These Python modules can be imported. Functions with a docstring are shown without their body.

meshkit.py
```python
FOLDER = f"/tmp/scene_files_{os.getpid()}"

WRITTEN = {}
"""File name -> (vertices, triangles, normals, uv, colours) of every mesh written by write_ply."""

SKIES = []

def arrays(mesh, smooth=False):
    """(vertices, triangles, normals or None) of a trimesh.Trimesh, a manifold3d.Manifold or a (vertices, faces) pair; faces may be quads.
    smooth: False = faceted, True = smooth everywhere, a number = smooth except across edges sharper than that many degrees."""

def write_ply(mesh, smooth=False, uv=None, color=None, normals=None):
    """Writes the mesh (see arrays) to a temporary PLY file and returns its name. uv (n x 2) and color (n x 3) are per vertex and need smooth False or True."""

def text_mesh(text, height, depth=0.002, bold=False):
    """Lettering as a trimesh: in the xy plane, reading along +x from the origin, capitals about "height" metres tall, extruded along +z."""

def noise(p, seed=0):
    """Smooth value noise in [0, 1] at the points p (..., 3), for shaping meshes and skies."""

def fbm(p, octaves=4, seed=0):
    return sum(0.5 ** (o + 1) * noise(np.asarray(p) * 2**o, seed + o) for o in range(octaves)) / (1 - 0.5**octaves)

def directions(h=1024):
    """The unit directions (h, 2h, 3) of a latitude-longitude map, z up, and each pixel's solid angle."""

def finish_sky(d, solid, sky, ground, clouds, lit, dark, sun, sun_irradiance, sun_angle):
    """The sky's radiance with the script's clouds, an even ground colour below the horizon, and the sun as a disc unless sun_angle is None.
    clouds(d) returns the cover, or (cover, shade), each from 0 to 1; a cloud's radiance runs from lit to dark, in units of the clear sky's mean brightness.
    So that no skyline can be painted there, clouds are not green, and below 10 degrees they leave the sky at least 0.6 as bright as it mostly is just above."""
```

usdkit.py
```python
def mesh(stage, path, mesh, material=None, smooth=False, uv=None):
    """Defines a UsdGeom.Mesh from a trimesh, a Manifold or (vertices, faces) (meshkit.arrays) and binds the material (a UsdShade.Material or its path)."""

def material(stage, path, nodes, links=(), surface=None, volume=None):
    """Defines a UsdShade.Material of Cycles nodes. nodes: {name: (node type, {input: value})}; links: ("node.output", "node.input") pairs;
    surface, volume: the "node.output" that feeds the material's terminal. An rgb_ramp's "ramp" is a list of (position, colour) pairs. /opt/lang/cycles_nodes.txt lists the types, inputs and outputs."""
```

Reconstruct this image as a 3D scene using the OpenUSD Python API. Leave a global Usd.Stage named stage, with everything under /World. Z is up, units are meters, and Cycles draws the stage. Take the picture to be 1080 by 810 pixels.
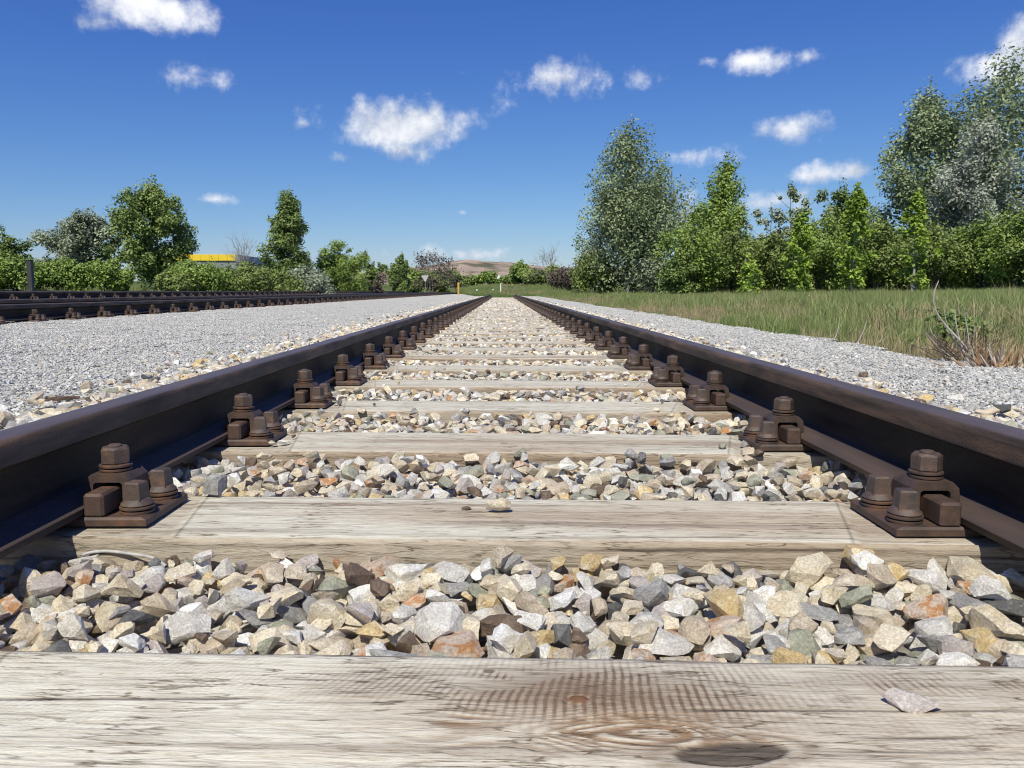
import math, numpy as np, trimesh, usdkit, meshkit
from scipy.spatial import ConvexHull, cKDTree
from pxr import Usd, UsdGeom, UsdLux, UsdShade, Gf, Sdf, Vt

stage = Usd.Stage.CreateInMemory()
UsdGeom.SetStageUpAxis(stage, 'Z')
rng = np.random.default_rng(7)

# ------------------------------------------------------------------ camera
CAM_H, F, PITCH, YAW = 0.374, 848.0, math.atan(98 / 848.0), math.atan(10 / 848.0)
fw = np.array([math.sin(YAW) * math.cos(PITCH), math.cos(YAW) * math.cos(PITCH), -math.sin(PITCH)])
rt = np.array([math.cos(YAW), -math.sin(YAW), 0.0])
up = np.cross(rt, fw)
EYE = np.array([-.017, 0, CAM_H])
cam = UsdGeom.Camera.Define(stage, '/World/camera')
cam.CreateHorizontalApertureAttr(36.0)
cam.CreateVerticalApertureAttr(27.0)
cam.CreateFocalLengthAttr(36.0 * F / 1080)
cam.CreateClippingRangeAttr(Gf.Vec2f(.02, 6000))
cam.CreateFStopAttr(36.0)
cam.CreateFocusDistanceAttr(2.2)
cam.CreateExposureAttr(0.27)
cam.AddTransformOp().Set(Gf.Matrix4d(*rt, 0, *up, 0, *(-fw), 0, *EYE, 1))


def ray(px, py):
    d = fw + rt * (px - 540) / F - up * (py - 405) / F
    return d


def at_z(px, py, z=0.0):
    d = ray(px, py)
    return EYE + d * (z - CAM_H) / d[2]


def at_y(px, py, y):
    d = ray(px, py)
    return EYE + d * y / d[1]


# ------------------------------------------------------------------ sky and sun
S = np.array([-.15, -.60, .80])
S /= np.linalg.norm(S)
M = lambda name, nodes, links=(), surface='p.BSDF': usdkit.material(stage, '/World/Looks/' + name, nodes, links, surface=surface)


def make_sky():
    n = {'sky': ('sky_texture', {'sky_type': 'single_scattering', 'sun_disc': False, 'sun_elevation': math.asin(S[2]), 'sun_rotation': math.atan2(S[0], S[1]), 'aerosol_density': .25, 'air_density': 1.0, 'ozone_density': 3.0}),
         'hsv': ('mix_color', {'blend_type': 'multiply', 'fac': 1.0, 'b': (.60, .70, .96), 'use_clamp': False}),
         'sep': ('separate_color', {}), 'com': ('combine_color', {}), 'pr': ('math', {'math_type': 'power', 'value2': 1.4}), 'pg': ('math', {'math_type': 'power', 'value2': 1.2}), 'pb': ('math', {'math_type': 'power', 'value2': .7}), 'sr': ('math', {'math_type': 'multiply', 'value2': .51}), 'sg': ('math', {'math_type': 'multiply', 'value2': .63}), 'sb': ('math', {'math_type': 'multiply', 'value2': 1.53}),
         'geo': ('geometry', {}),
         'nz': ('noise_texture', {'scale': 15.0, 'detail': 9.0, 'roughness': .58, 'lacunarity': 2.1}),
         'offs': ('vector_math', {'math_type': 'add', 'vector2': (-.004, 0, .021)}),
         'nz2': ('noise_texture', {'scale': 15.0, 'detail': 8.0, 'roughness': .54, 'lacunarity': 2.1}),
         }
    L = [('sky.color', 'hsv.a'), ('geo.position', 'nz.vector'), ('geo.position', 'offs.vector1'), ('offs.vector', 'nz2.vector')]
    # px, py, half width, half height, strength
    clouds = [(425, 134, 100, 30, 1.0), (428, 160, 40, 20, .8), (160, 4, 66, 26, .95), (98, 26, 28, 13, .5), (228, 86, 40, 12, .27), (592, 82, 80, 27, .88), (674, 82, 38, 18, .64),
              (748, 64, 16, 9, .6), (797, 62, 42, 13, .58), (850, 60, 13, 8, .5), (1044, 66, 62, 26, 1.0), (1088, 54, 56, 42, 1.1), (830, 138, 36, 21, .98), (725, 165, 46, 14, .68), (856, 184, 44, 12, .58),
              (906, 180, 34, 17, 1.0), (816, 212, 58, 19, 1.0), (720, 232, 42, 26, .82), (500, 269, 54, 11, .8), (460, 268, 36, 12, .55), (227, 210, 24, 6, .5), (358, 166, 18, 10, .6), (320, 130, 10, 8, .4), (486, 224, 11, 6, .6)]
    last = last2 = None
    for i, (px, py, a, b, s) in enumerate(clouds):
        d = ray(px, py)
        d /= np.linalg.norm(d)
        cw = F / d.dot(fw)
        n[f'a{i}'] = ('vector_math', {'math_type': 'subtract', 'vector2': tuple(d)})
        n[f'b{i}'] = ('vector_math', {'math_type': 'multiply', 'vector2': (cw / a, 0, cw / b)})
        n[f'c{i}'] = ('vector_math', {'math_type': 'length'})
        n[f'd{i}'] = ('math', {'math_type': 'multiply_add', 'value2': -s, 'value3': s})
        L += [('geo.position', f'a{i}.vector1'), (f'a{i}.vector', f'b{i}.vector1'), (f'b{i}.vector', f'c{i}.vector1'), (f'c{i}.value', f'd{i}.value1')]
        if last is None:
            last = f'd{i}.value'
        else:
            n[f'e{i}'] = ('math', {'math_type': 'smoothmax', 'value3': .12})
            L += [(last, f'e{i}.value1'), (f'd{i}.value', f'e{i}.value2')]
            last = f'e{i}.value'
    n['n0'] = ('math', {'math_type': 'multiply_add', 'value2': 2.6, 'value3': -1.42})
    n['dm'] = ('math', {'math_type': 'add'})
    n['den'] = ('map_range', {'range_type': 'smoothstep', 'from_min': .0, 'from_max': .80, 'to_min': 0, 'to_max': .96, 'clamp': True})
    n['em'] = ('math', {'math_type': 'subtract'})
    n['em2'] = ('map_range', {'range_type': 'linear', 'from_min': -.15, 'from_max': .13, 'to_min': 0, 'to_max': 1, 'clamp': True})
    n['cc'] = ('mix_color', {'a': (4.2, 4.8, 5.9), 'b': (8.6, 8.7, 9.0), 'use_clamp': False})
    n['mx'] = ('mix_color', {'use_clamp': False})
    n['bg'] = ('background_shader', {'strength': .10})
    L += [('nz.fac', 'n0.value1'), ('n0.value', 'dm.value1'), (last, 'dm.value2'), ('dm.value', 'den.value'), ('nz.fac', 'em.value1'), ('nz2.fac', 'em.value2'), ('em.value', 'em2.value'),
          ('em2.result', 'cc.fac'), ('hsv.result', 'sep.color'), ('sep.r', 'pr.value1'), ('sep.g', 'pg.value1'), ('sep.b', 'pb.value1'), ('pr.value', 'sr.value1'), ('pg.value', 'sg.value1'), ('pb.value', 'sb.value1'), ('sr.value', 'com.r'), ('sg.value', 'com.g'), ('sb.value', 'com.b'), ('com.color', 'mx.a'), ('cc.result', 'mx.b'), ('den.result', 'mx.fac'), ('mx.result', 'bg.color')]
    return usdkit.material(stage, '/World/Looks/sky', n, L, surface='bg.background')


dome = UsdLux.DomeLight.Define(stage, '/World/sky')
UsdShade.MaterialBindingAPI.Apply(dome.GetPrim()).Bind(make_sky())
dome.GetPrim().SetCustomDataByKey('kind', 'structure')
sun = UsdLux.DistantLight.Define(stage, '/World/sun')
sun.CreateNormalizeAttr(True)
sun.CreateIntensityAttr(1.1)
sun.CreateAngleAttr(.5)
sun.CreateColorAttr(Gf.Vec3f(1, .972, .86))
zz = Gf.Vec3d(*S)
xx = Gf.Cross(Gf.Vec3d(0, 1, 0), zz).GetNormalized()
yy = Gf.Cross(zz, xx)
sun.AddTransformOp().Set(Gf.Matrix4d(*xx, 0, *yy, 0, *zz, 0, 0, 0, 0, 1))

# ------------------------------------------------------------------ helpers
used = {}


def numbered(parent, name):
    k = (str(parent), name)
    used[k] = used.get(k, 0) + 1
    return f'{parent}/{name}' if used[k] == 1 else f'{parent}/{name}_{used[k] - 1:03d}'


def tag(p, label=None, cat=None, group=None, kind=None):
    p = p.GetPrim() if hasattr(p, 'GetPrim') else p
    for k, v in (('label', label), ('category', cat), ('group', group), ('kind', kind)):
        if v:
            p.SetCustomDataByKey(k, v)
    return p


def obj(name, m, mat, parent='/World', smooth=False, loc=None, attr=None):
    parent = str(parent.GetPath()) if hasattr(parent, 'GetPath') else parent
    g = usdkit.mesh(stage, numbered(parent, name), m, mat, smooth=smooth)
    if loc is not None:
        g.AddTranslateOp().Set(Gf.Vec3d(*map(float, loc)))
    for k, v in (attr or {}).items():
        v = np.asarray(v, np.float32)
        if v.ndim == 1:
            v = np.repeat(v[:, None], 3, 1)
        UsdGeom.PrimvarsAPI(g).CreatePrimvar(k, Sdf.ValueTypeNames.Color3fArray, 'vertex').Set(Vt.Vec3fArray.FromNumpy(v))
    return g


def thing(name, label, cat, loc=(0, 0, 0), group=None, rot=0):
    x = UsdGeom.Xform.Define(stage, numbered('/World', name))
    x.AddTranslateOp().Set(Gf.Vec3d(*map(float, loc)))
    if rot:
        x.AddRotateZOp().Set(float(rot))
    tag(x, label, cat, group)
    return x


def copy_of(src, loc, label, cat, group=None, rot=0):
    x = UsdGeom.Xform.Define(stage, numbered('/World', src.GetPrim().GetName().split('_0')[0]))
    x.AddTranslateOp().Set(Gf.Vec3d(*map(float, loc)))
    x.AddRotateZOp().Set(float(rot))
    x.GetPrim().GetReferences().AddInternalReference(src.GetPath())
    x.GetPrim().SetInstanceable(True)
    tag(x, label, cat, group)
    return x


def klass(name):
    """A class prim that is not drawn itself and that copies reference."""
    return stage.CreateClassPrim('/' + name)


def inst(name, protos, idx, pos, rotz=None, quat=None, scale=None, label=None, cat=None, kind='stuff'):
    p = UsdGeom.PointInstancer.Define(stage, '/World/' + name)
    for q in protos:
        p.CreatePrototypesRel().AddTarget(q)
    n = len(pos)
    p.CreatePositionsAttr(Vt.Vec3fArray.FromNumpy(np.asarray(pos, np.float32)))
    p.CreateProtoIndicesAttr(Vt.IntArray.FromNumpy(np.asarray(idx, np.int32)))
    if quat is None:
        a = (np.zeros(n) if rotz is None else np.asarray(rotz)) / 2
        quat = np.stack([np.cos(a), 0 * a, 0 * a, np.sin(a)], 1)
    p.CreateOrientationsAttr(Vt.QuathArray([Gf.Quath(*map(float, q)) for q in quat]))
    s = np.ones(n) if scale is None else np.asarray(scale)
    if s.ndim == 1:
        s = np.repeat(s[:, None], 3, 1)
    p.CreateScalesAttr(Vt.Vec3fArray.FromNumpy(s.astype(np.float32)))
    tag(p, label, cat, kind=kind)
    return p


def box(x0, x1, y0, y1, z0, z1, bev=0.0):
    if bev <= 0:
        m = trimesh.creation.box([x1 - x0, y1 - y0, z1 - z0])
        m.apply_translation([(x0 + x1) / 2, (y0 + y1) / 2, (z0 + z1) / 2])
        return m
    v = []
    for sx in (0, 1):
        for sy in (0, 1):
            for sz in (0, 1):
                c = np.array([(x0, x1)[sx], (y0, y1)[sy], (z0, z1)[sz]], float)
                sg = np.array([1 - 2 * sx, 1 - 2 * sy, 1 - 2 * sz]) * bev
                for k in range(3):
                    o = sg.copy()
                    o[k] = 0
                    v.append(c + o)
    return trimesh.convex.convex_hull(np.array(v))


def lathe(prof, n=24, phase=0.0):
    """prof: (r, z) from bottom to top; closed on both ends."""
    a = np.arange(n) * 2 * np.pi / n + phase
    v, f = [], []
    for r, z in prof:
        v += [(r * math.cos(t), r * math.sin(t), z) for t in a]
    for i in range(len(prof) - 1):
        for j in range(n):
            k = (j + 1) % n
            p, q = i * n, (i + 1) * n
            f += [(p + j, p + k, q + k), (p + j, q + k, q + j)]
    c0, c1 = len(v), len(v) + 1
    v += [(0, 0, prof[0][1]), (0, 0, prof[-1][1])]
    t = (len(prof) - 1) * n
    for j in range(n):
        k = (j + 1) % n
        f += [(c0, k, j), (c1, t + j, t + k)]
    return trimesh.Trimesh(np.array(v, float), np.array(f), process=False)


def moved(m, x=0, y=0, z=0, rz=0):
    m = m.copy()
    if rz:
        m.apply_transform(trimesh.transformations.rotation_matrix(rz, [0, 0, 1]))
    m.apply_translation([x, y, z])
    return m


cat_ = trimesh.util.concatenate


def tube(pts, rad, n=5, cap=True):
    pts = np.asarray(pts, float)
    rad = np.broadcast_to(np.asarray(rad, float), len(pts))
    t = np.gradient(pts, axis=0)
    t /= np.maximum(np.linalg.norm(t, axis=1, keepdims=True), 1e-9)
    ref = np.array([0, 0, 1.0]) if abs(t[:, 2]).mean() < .8 else np.array([1.0, 0, 0])
    a = np.cross(t, ref)
    a /= np.maximum(np.linalg.norm(a, axis=1, keepdims=True), 1e-9)
    b = np.cross(t, a)
    th = np.arange(n) * 2 * np.pi / n
    v = (pts[:, None] + rad[:, None, None] * (np.cos(th)[None, :, None] * a[:, None] + np.sin(th)[None, :, None] * b[:, None])).reshape(-1, 3)
    i = np.arange(len(pts) - 1)[:, None] * n
    j = np.arange(n)[None]
    k = (j + 1) % n
    f = np.concatenate([np.stack([i + j, i + n + k, i + k], -1).reshape(-1, 3), np.stack([i + j, i + n + j, i + n + k], -1).reshape(-1, 3)])
    return v, f


def join(parts):
    vs, fs, o = [], [], 0
    for v, f in parts:
        vs.append(v)
        fs.append(np.asarray(f) + o)
        o += len(v)
    return np.vstack(vs), np.vstack(fs)


ORD = ['zeroth', 'first', 'second', 'third', 'fourth', 'fifth', 'sixth', 'seventh', 'eighth', 'ninth', 'tenth', 'eleventh', 'twelfth', 'thirteenth', 'fourteenth', 'fifteenth', 'sixteenth', 'seventeenth', 'eighteenth', 'nineteenth', 'twentieth']
TENS = {2: 'twenty', 3: 'thirty', 4: 'forty', 5: 'fifty', 6: 'sixty', 7: 'seventy', 8: 'eighty'}
TENTH = {2: 'twentieth', 3: 'thirtieth', 4: 'fortieth', 5: 'fiftieth', 6: 'sixtieth', 7: 'seventieth', 8: 'eightieth'}


def ordw(n):
    if n <= 20:
        return ORD[n]
    return TENTH[n // 10] if n % 10 == 0 else TENS[n // 10] + '-' + ORD[n % 10]


# ------------------------------------------------------------------ materials
def noise_mat(name, stops, scale, rough=.8, bump=.3, bdist=.01, detail=6, stretch=None, spec=.5, scale2=None, extra=None, coord='object', metallic=0.0):
    n = {'tc': ('texture_coordinate', {}), 'nz': ('noise_texture', {'scale': scale, 'detail': float(detail), 'roughness': .62}), 'rp': ('rgb_ramp', {'ramp': stops}),
         'nb': ('noise_texture', {'scale': scale2 or scale * 5, 'detail': 5.0, 'roughness': .65}), 'bp': ('bump', {'strength': bump, 'distance': bdist}),
         'p': ('principled_bsdf', {'roughness': rough, 'specular_ior_level': spec, 'metallic': metallic})}
    src = 'tc.object'
    L = []
    if coord == 'world':
        n['geo'] = ('geometry', {})
        src = 'geo.position'
    if stretch:
        n['mp'] = ('mapping', {'scale': stretch})
        L.append((src, 'mp.vector'))
        src = 'mp.vector'
    L += [(src, 'nz.vector'), (src, 'nb.vector'), ('nz.fac', 'rp.fac'), ('rp.color', 'p.base_color'), ('nb.fac', 'bp.height'), ('bp.normal', 'p.normal')]
    return M(name, n, L)


RUST = noise_mat('rust', [(.3, (.030, .019, .014)), (.46, (.058, .036, .026)), (.58, (.085, .046, .029)), (.7, (.15, .070, .032))], 22, rough=.62, bump=.5, bdist=.002, scale2=240, spec=.5)
RUST_NUT = noise_mat('rust_nut', [(.3, (.034, .025, .021)), (.48, (.068, .046, .036)), (.6, (.10, .060, .041)), (.72, (.19, .095, .046))], 34, rough=.6, bump=.5, bdist=.002, scale2=260, spec=.55)


def rail_material():
    n = {'geo': ('geometry', {}), 'mp': ('mapping', {'scale': (1.0, .12, 1.0)}),
         'nz': ('noise_texture', {'scale': 30.0, 'detail': 7.0, 'roughness': .6}), 'rp': ('rgb_ramp', {'ramp': [(.34, (.016, .0125, .010)), (.5, (.034, .0255, .020)), (.66, (.072, .046, .032))]}),
         'big': ('noise_texture', {'scale': 3.0, 'detail': 4.0, 'roughness': .6}),
         'sx': ('separate_xyz', {}), 'top': ('map_range', {'range_type': 'smoothstep', 'from_min': .75, 'from_max': .99, 'to_min': 0, 'to_max': 1, 'clamp': True}),
         'tm': ('math', {'math_type': 'multiply', 'value2': .6}),
         'mx': ('mix_color', {'b': (.105, .078, .068)}), 'rg': ('map_range', {'range_type': 'linear', 'from_min': 0, 'from_max': 1, 'to_min': .62, 'to_max': .40, 'clamp': True}),
         'rn': ('math', {'math_type': 'multiply_add', 'value2': .22, 'value3': -.11}), 'rs': ('math', {'math_type': 'add'}),
         'tc': ('texture_coordinate', {}), 'so': ('separate_xyz', {}), 'gz': ('rgb_ramp', {'ramp': [(0, (1.25, 1.15, 1.05)), (.02, (1.25, 1.15, 1.05)), (.036, (.50, .46, .42)), (.100, (.42, .38, .35)), (.109, (2.0, 1.9, 1.75)), (1, (2.0, 1.9, 1.75))]}), 'gm': ('mix_color', {'blend_type': 'multiply', 'fac': 1.0, 'use_clamp': False}), 'nb': ('noise_texture', {'scale': 220.0, 'detail': 4.0, 'roughness': .6}), 'bp': ('bump', {'strength': .8, 'distance': .0018}), 'sl': ('math', {'math_type': 'multiply_add', 'value2': .35, 'value3': .2}), 'p': ('principled_bsdf', {})}  # height ramp: grime plus shade put into web colour, sunlit brown into head sides
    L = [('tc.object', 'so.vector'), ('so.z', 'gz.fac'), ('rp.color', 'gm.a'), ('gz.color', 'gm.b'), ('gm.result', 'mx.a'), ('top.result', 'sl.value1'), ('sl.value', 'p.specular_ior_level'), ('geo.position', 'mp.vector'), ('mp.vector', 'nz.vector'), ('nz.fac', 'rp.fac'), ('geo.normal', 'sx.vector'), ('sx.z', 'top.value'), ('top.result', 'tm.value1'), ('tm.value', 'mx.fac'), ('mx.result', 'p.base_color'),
         ('top.result', 'rg.value'), ('geo.position', 'big.vector'), ('big.fac', 'rn.value1'), ('rn.value', 'rs.value1'), ('rg.result', 'rs.value2'), ('rs.value', 'p.roughness'), ('geo.position', 'nb.vector'), ('nb.fac', 'bp.height'), ('bp.normal', 'p.normal')]
    return M('rail_steel', n, L)


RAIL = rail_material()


def wood_material():
    """Weathered oak: the mesh's own colour per vertex times fine grain along x."""
    n = {'at': ('attribute', {'attribute': 'wood'}), 'tc': ('texture_coordinate', {}), 'oi': ('object_info', {}),
         'mp': ('mapping', {'scale': (2.6, 26.0, 26.0)}), 'off': ('vector_math', {'math_type': 'multiply_add', 'vector2': (9., 5., 3.)}), 'g1': ('noise_texture', {'scale': 9.0, 'detail': 8.0, 'roughness': .62, 'distortion': .25}),
         'r1': ('rgb_ramp', {'ramp': [(.25, (.52, .46, .40)), (.42, (.86, .83, .79)), (.55, (1, 1, 1)), (.75, (1.12, 1.10, 1.06))]}),
         'mp2': ('mapping', {'scale': (8.0, 60.0, 60.0)}), 'mp3': ('mapping', {'scale': (1.5, 17.0, 17.0)}), 'ck': ('noise_texture', {'scale': 4.2, 'detail': 6.0, 'roughness': .5, 'distortion': .15}), 'rk': ('rgb_ramp', {'ramp': [(.480, (1, 1, 1)), (.497, (.30, .25, .20)), (.503, (.30, .25, .20)), (.520, (1, 1, 1))]}), 'mk': ('noise_texture', {'scale': 7.0, 'detail': 3.0, 'roughness': .6}), 'mkr': ('map_range', {'range_type': 'smoothstep', 'from_min': .40, 'from_max': .58, 'to_min': 0, 'to_max': .95, 'clamp': True}), 'm3': ('mix_color', {'blend_type': 'multiply', 'use_clamp': False}), 'bk': ('math', {'math_type': 'multiply_add', 'value2': .8}), 'kb': ('rgb_to_bw', {}), 'g2': ('noise_texture', {'scale': 12.0, 'detail': 5.0, 'roughness': .6}),
         'r2': ('rgb_ramp', {'ramp': [(.3, (.7, .66, .6)), (.45, (1, 1, 1)), (1, (1.05, 1.04, 1.02))]}),
         'm1': ('mix_color', {'blend_type': 'multiply', 'fac': 1.0, 'use_clamp': False}), 'm2': ('mix_color', {'blend_type': 'multiply', 'fac': .75, 'use_clamp': False}),
         'ad': ('math', {'math_type': 'add'}), 'bp': ('bump', {'strength': .55, 'distance': .0022}), 'p': ('principled_bsdf', {'roughness': .82, 'specular_ior_level': .25})}
    L = [('oi.random', 'off.vector3'), ('tc.object', 'off.vector1'), ('tc.object', 'mp.vector'), ('mp.vector', 'g1.vector'), ('g1.fac', 'r1.fac'), ('tc.object', 'mp2.vector'), ('mp2.vector', 'g2.vector'), ('g2.fac', 'r2.fac'),
         ('at.color', 'm1.a'), ('r1.color', 'm1.b'), ('m1.result', 'm2.a'), ('r2.color', 'm2.b'), ('tc.object', 'mp3.vector'), ('mp3.vector', 'ck.vector'), ('ck.fac', 'rk.fac'), ('tc.object', 'mk.vector'), ('mk.fac', 'mkr.value'), ('mkr.result', 'm3.fac'), ('m2.result', 'm3.a'), ('rk.color', 'm3.b'), ('m3.result', 'p.base_color'), ('rk.color', 'kb.color'), ('kb.val', 'bk.value1'), ('g1.fac', 'ad.value1'), ('g2.fac', 'ad.value2'), ('ad.value', 'bk.value3'), ('bk.value', 'bp.height'), ('bp.normal', 'p.normal')]
    n.pop('off'), n.pop('oi')
    return M('weathered_wood', n, [x for x in L if 'off.' not in x[0] + x[1] and 'oi.' not in x[0] + x[1]])


WOOD = wood_material()

STONE = {  # name: base, second colour, third (veins, stains)
    'cream': ((.62, .54, .40), (.52, .43, .29), (.66, .62, .53)),
    'ochre': ((.50, .37, .18), (.58, .49, .33), (.38, .22, .08)),
    'pale grey': ((.51, .475, .42), (.61, .58, .52), (.37, .335, .285)),
    'mid grey': ((.28, .265, .245), (.40, .385, .36), (.19, .18, .165)),
    'dark grey': ((.10, .097, .092), (.17, .163, .152), (.24, .225, .205)),
    'dark brown': ((.13, .090, .062), (.20, .145, .10), (.085, .062, .047)),
    'rusty': ((.50, .40, .31), (.42, .20, .075), (.52, .45, .38)),
    'olive grey': ((.29, .29, .215), (.39, .37, .28), (.21, .205, .15)),
    'white': ((.70, .68, .63), (.62, .57, .48), (.76, .75, .72)),
    'tan': ((.44, .36, .26), (.52, .45, .35), (.33, .25, .165)),
    'pinkish grey': ((.46, .405, .36), (.38, .325, .295), (.55, .50, .45)),
}
STONE_W = {'cream': .31, 'ochre': .045, 'pale grey': .18, 'mid grey': .075, 'dark grey': .035, 'dark brown': .055, 'rusty': .05, 'olive grey': .05, 'white': .11, 'tan': .13, 'pinkish grey': .08}


def stone_material(name, cols, k=1.0, pre='stone_'):
    a, b, c = cols
    n = {'tc': ('texture_coordinate', {}), 'oi': ('object_info', {}), 'sc': ('vector_math', {'math_type': 'scale', 'scale': 40.0}), 'cb': ('combine_xyz', {}), 'ad': ('vector_math', {'math_type': 'add'}),
         'mv': ('math', {'math_type': 'multiply', 'value2': 37.0}),
         'n1': ('noise_texture', {'scale': 34.0 * k, 'detail': 6.0, 'roughness': .65, 'distortion': .8}), 'n2': ('noise_texture', {'scale': 80.0 * k, 'detail': 7.0, 'roughness': .72, 'distortion': 1.6}),
         'n3': ('noise_texture', {'scale': 330.0 * k, 'detail': 4.0, 'roughness': .75}),
         'f1': ('map_range', {'range_type': 'smoothstep', 'from_min': .46, 'from_max': .60, 'to_min': 0, 'to_max': 1, 'clamp': True}),
         'f2': ('map_range', {'range_type': 'smoothstep', 'from_min': .54, 'from_max': .68, 'to_min': 0, 'to_max': .9, 'clamp': True}),
         'm1': ('mix_color', {'a': a, 'b': b}), 'm2': ('mix_color', {'b': c}),
         'r3': ('map_range', {'range_type': 'linear', 'from_min': .35, 'from_max': .65, 'to_min': .66, 'to_max': 1.16, 'clamp': True}),
         'br': ('map_range', {'range_type': 'linear', 'from_min': 0, 'from_max': 1, 'to_min': 1.06, 'to_max': 1.38}), 'mm': ('math', {'math_type': 'multiply'}), 'vs': ('vector_math', {'math_type': 'scale'}),
         'ab': ('math', {'math_type': 'multiply_add', 'value2': .45}), 'bp': ('bump', {'strength': .85, 'distance': .006}), 'p': ('principled_bsdf', {'roughness': .78, 'specular_ior_level': .35})}
    L = [('oi.random', 'mv.value1'), ('mv.value', 'cb.x'), ('mv.value', 'cb.y'), ('tc.object', 'ad.vector1'), ('cb.vector', 'ad.vector2'),
         ('ad.vector', 'n1.vector'), ('ad.vector', 'n2.vector'), ('ad.vector', 'n3.vector'), ('n1.fac', 'f1.value'), ('n2.fac', 'f2.value'),
         ('f1.result', 'm1.fac'), ('m1.result', 'm2.a'), ('f2.result', 'm2.fac'), ('n3.fac', 'r3.value'), ('oi.random', 'br.value'), ('r3.result', 'mm.value1'), ('br.result', 'mm.value2'),
         ('m2.result', 'vs.vector1'), ('mm.value', 'vs.scale'), ('vs.vector', 'p.base_color'), ('n3.fac', 'ab.value1'), ('n2.fac', 'ab.value3'), ('ab.value', 'bp.height'), ('bp.normal', 'p.normal')]
    n.pop('sc')
    return M(pre + name.replace(' ', '_'), n, L)


STONE_M = {k: stone_material(k, v) for k, v in STONE.items()}
BALLAST_M = {k: stone_material(k, v, .05, 'ballast_') for k, v in STONE.items()}
KINDS = list(STONE)
KW = np.array([STONE_W[k] for k in KINDS])
KW /= KW.sum()


def attr_mat(name, dark, light, rough=.75, translucent=0.0, spec=.3, attribute='tint', objvar=.0):
    n = {'at': ('attribute', {'attribute': attribute}), 'sep': ('separate_color', {}), 'rp': ('rgb_ramp', {'ramp': [(0, dark), (1, light)]}), 'p': ('principled_bsdf', {'roughness': rough, 'specular_ior_level': spec})}
    L = [('at.color', 'sep.color'), ('sep.r', 'rp.fac'), ('rp.color', 'p.base_color')]
    if translucent:
        n |= {'tl': ('translucent_bsdf', {}), 'mx': ('mix_closure', {'fac': translucent})}
        L += [('rp.color', 'tl.color'), ('p.BSDF', 'mx.closure1'), ('tl.BSDF', 'mx.closure2')]
        return M(name, n, L, surface='mx.closure')
    return M(name, n, L)


GRAVEL_M = M('gravel_chips', {'at': ('attribute', {'attribute': 'tint'}), 'geo': ('geometry', {}), 'nz': ('noise_texture', {'scale': 300.0, 'detail': 3.0}), 'r': ('map_range', {'range_type': 'linear', 'from_min': .3, 'from_max': .7, 'to_min': .85, 'to_max': 1.12}), 'v': ('vector_math', {'math_type': 'scale'}),
                              'p': ('principled_bsdf', {'roughness': .85, 'specular_ior_level': .3})}, [('geo.position', 'nz.vector'), ('nz.fac', 'r.value'), ('at.color', 'v.vector1'), ('r.result', 'v.scale'), ('v.vector', 'p.base_color')])
BED_M = M('gravel_bed', {'geo': ('geometry', {}), 'vo': ('voronoi_texture', {'scale': 62.0}), 'sp': ('separate_color', {}), 'rp': ('rgb_ramp', {'ramp': [(0, (.24, .235, .22)), (.5, (.38, .37, .35)), (1, (.50, .49, .46))]}),
                         'bp': ('bump', {'strength': .9, 'distance': .012, 'invert': True}), 'p': ('principled_bsdf', {'roughness': .9})},
          [('geo.position', 'vo.vector'), ('vo.color', 'sp.color'), ('sp.r', 'rp.fac'), ('rp.color', 'p.base_color'), ('vo.distance', 'bp.height'), ('bp.normal', 'p.normal')])
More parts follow.
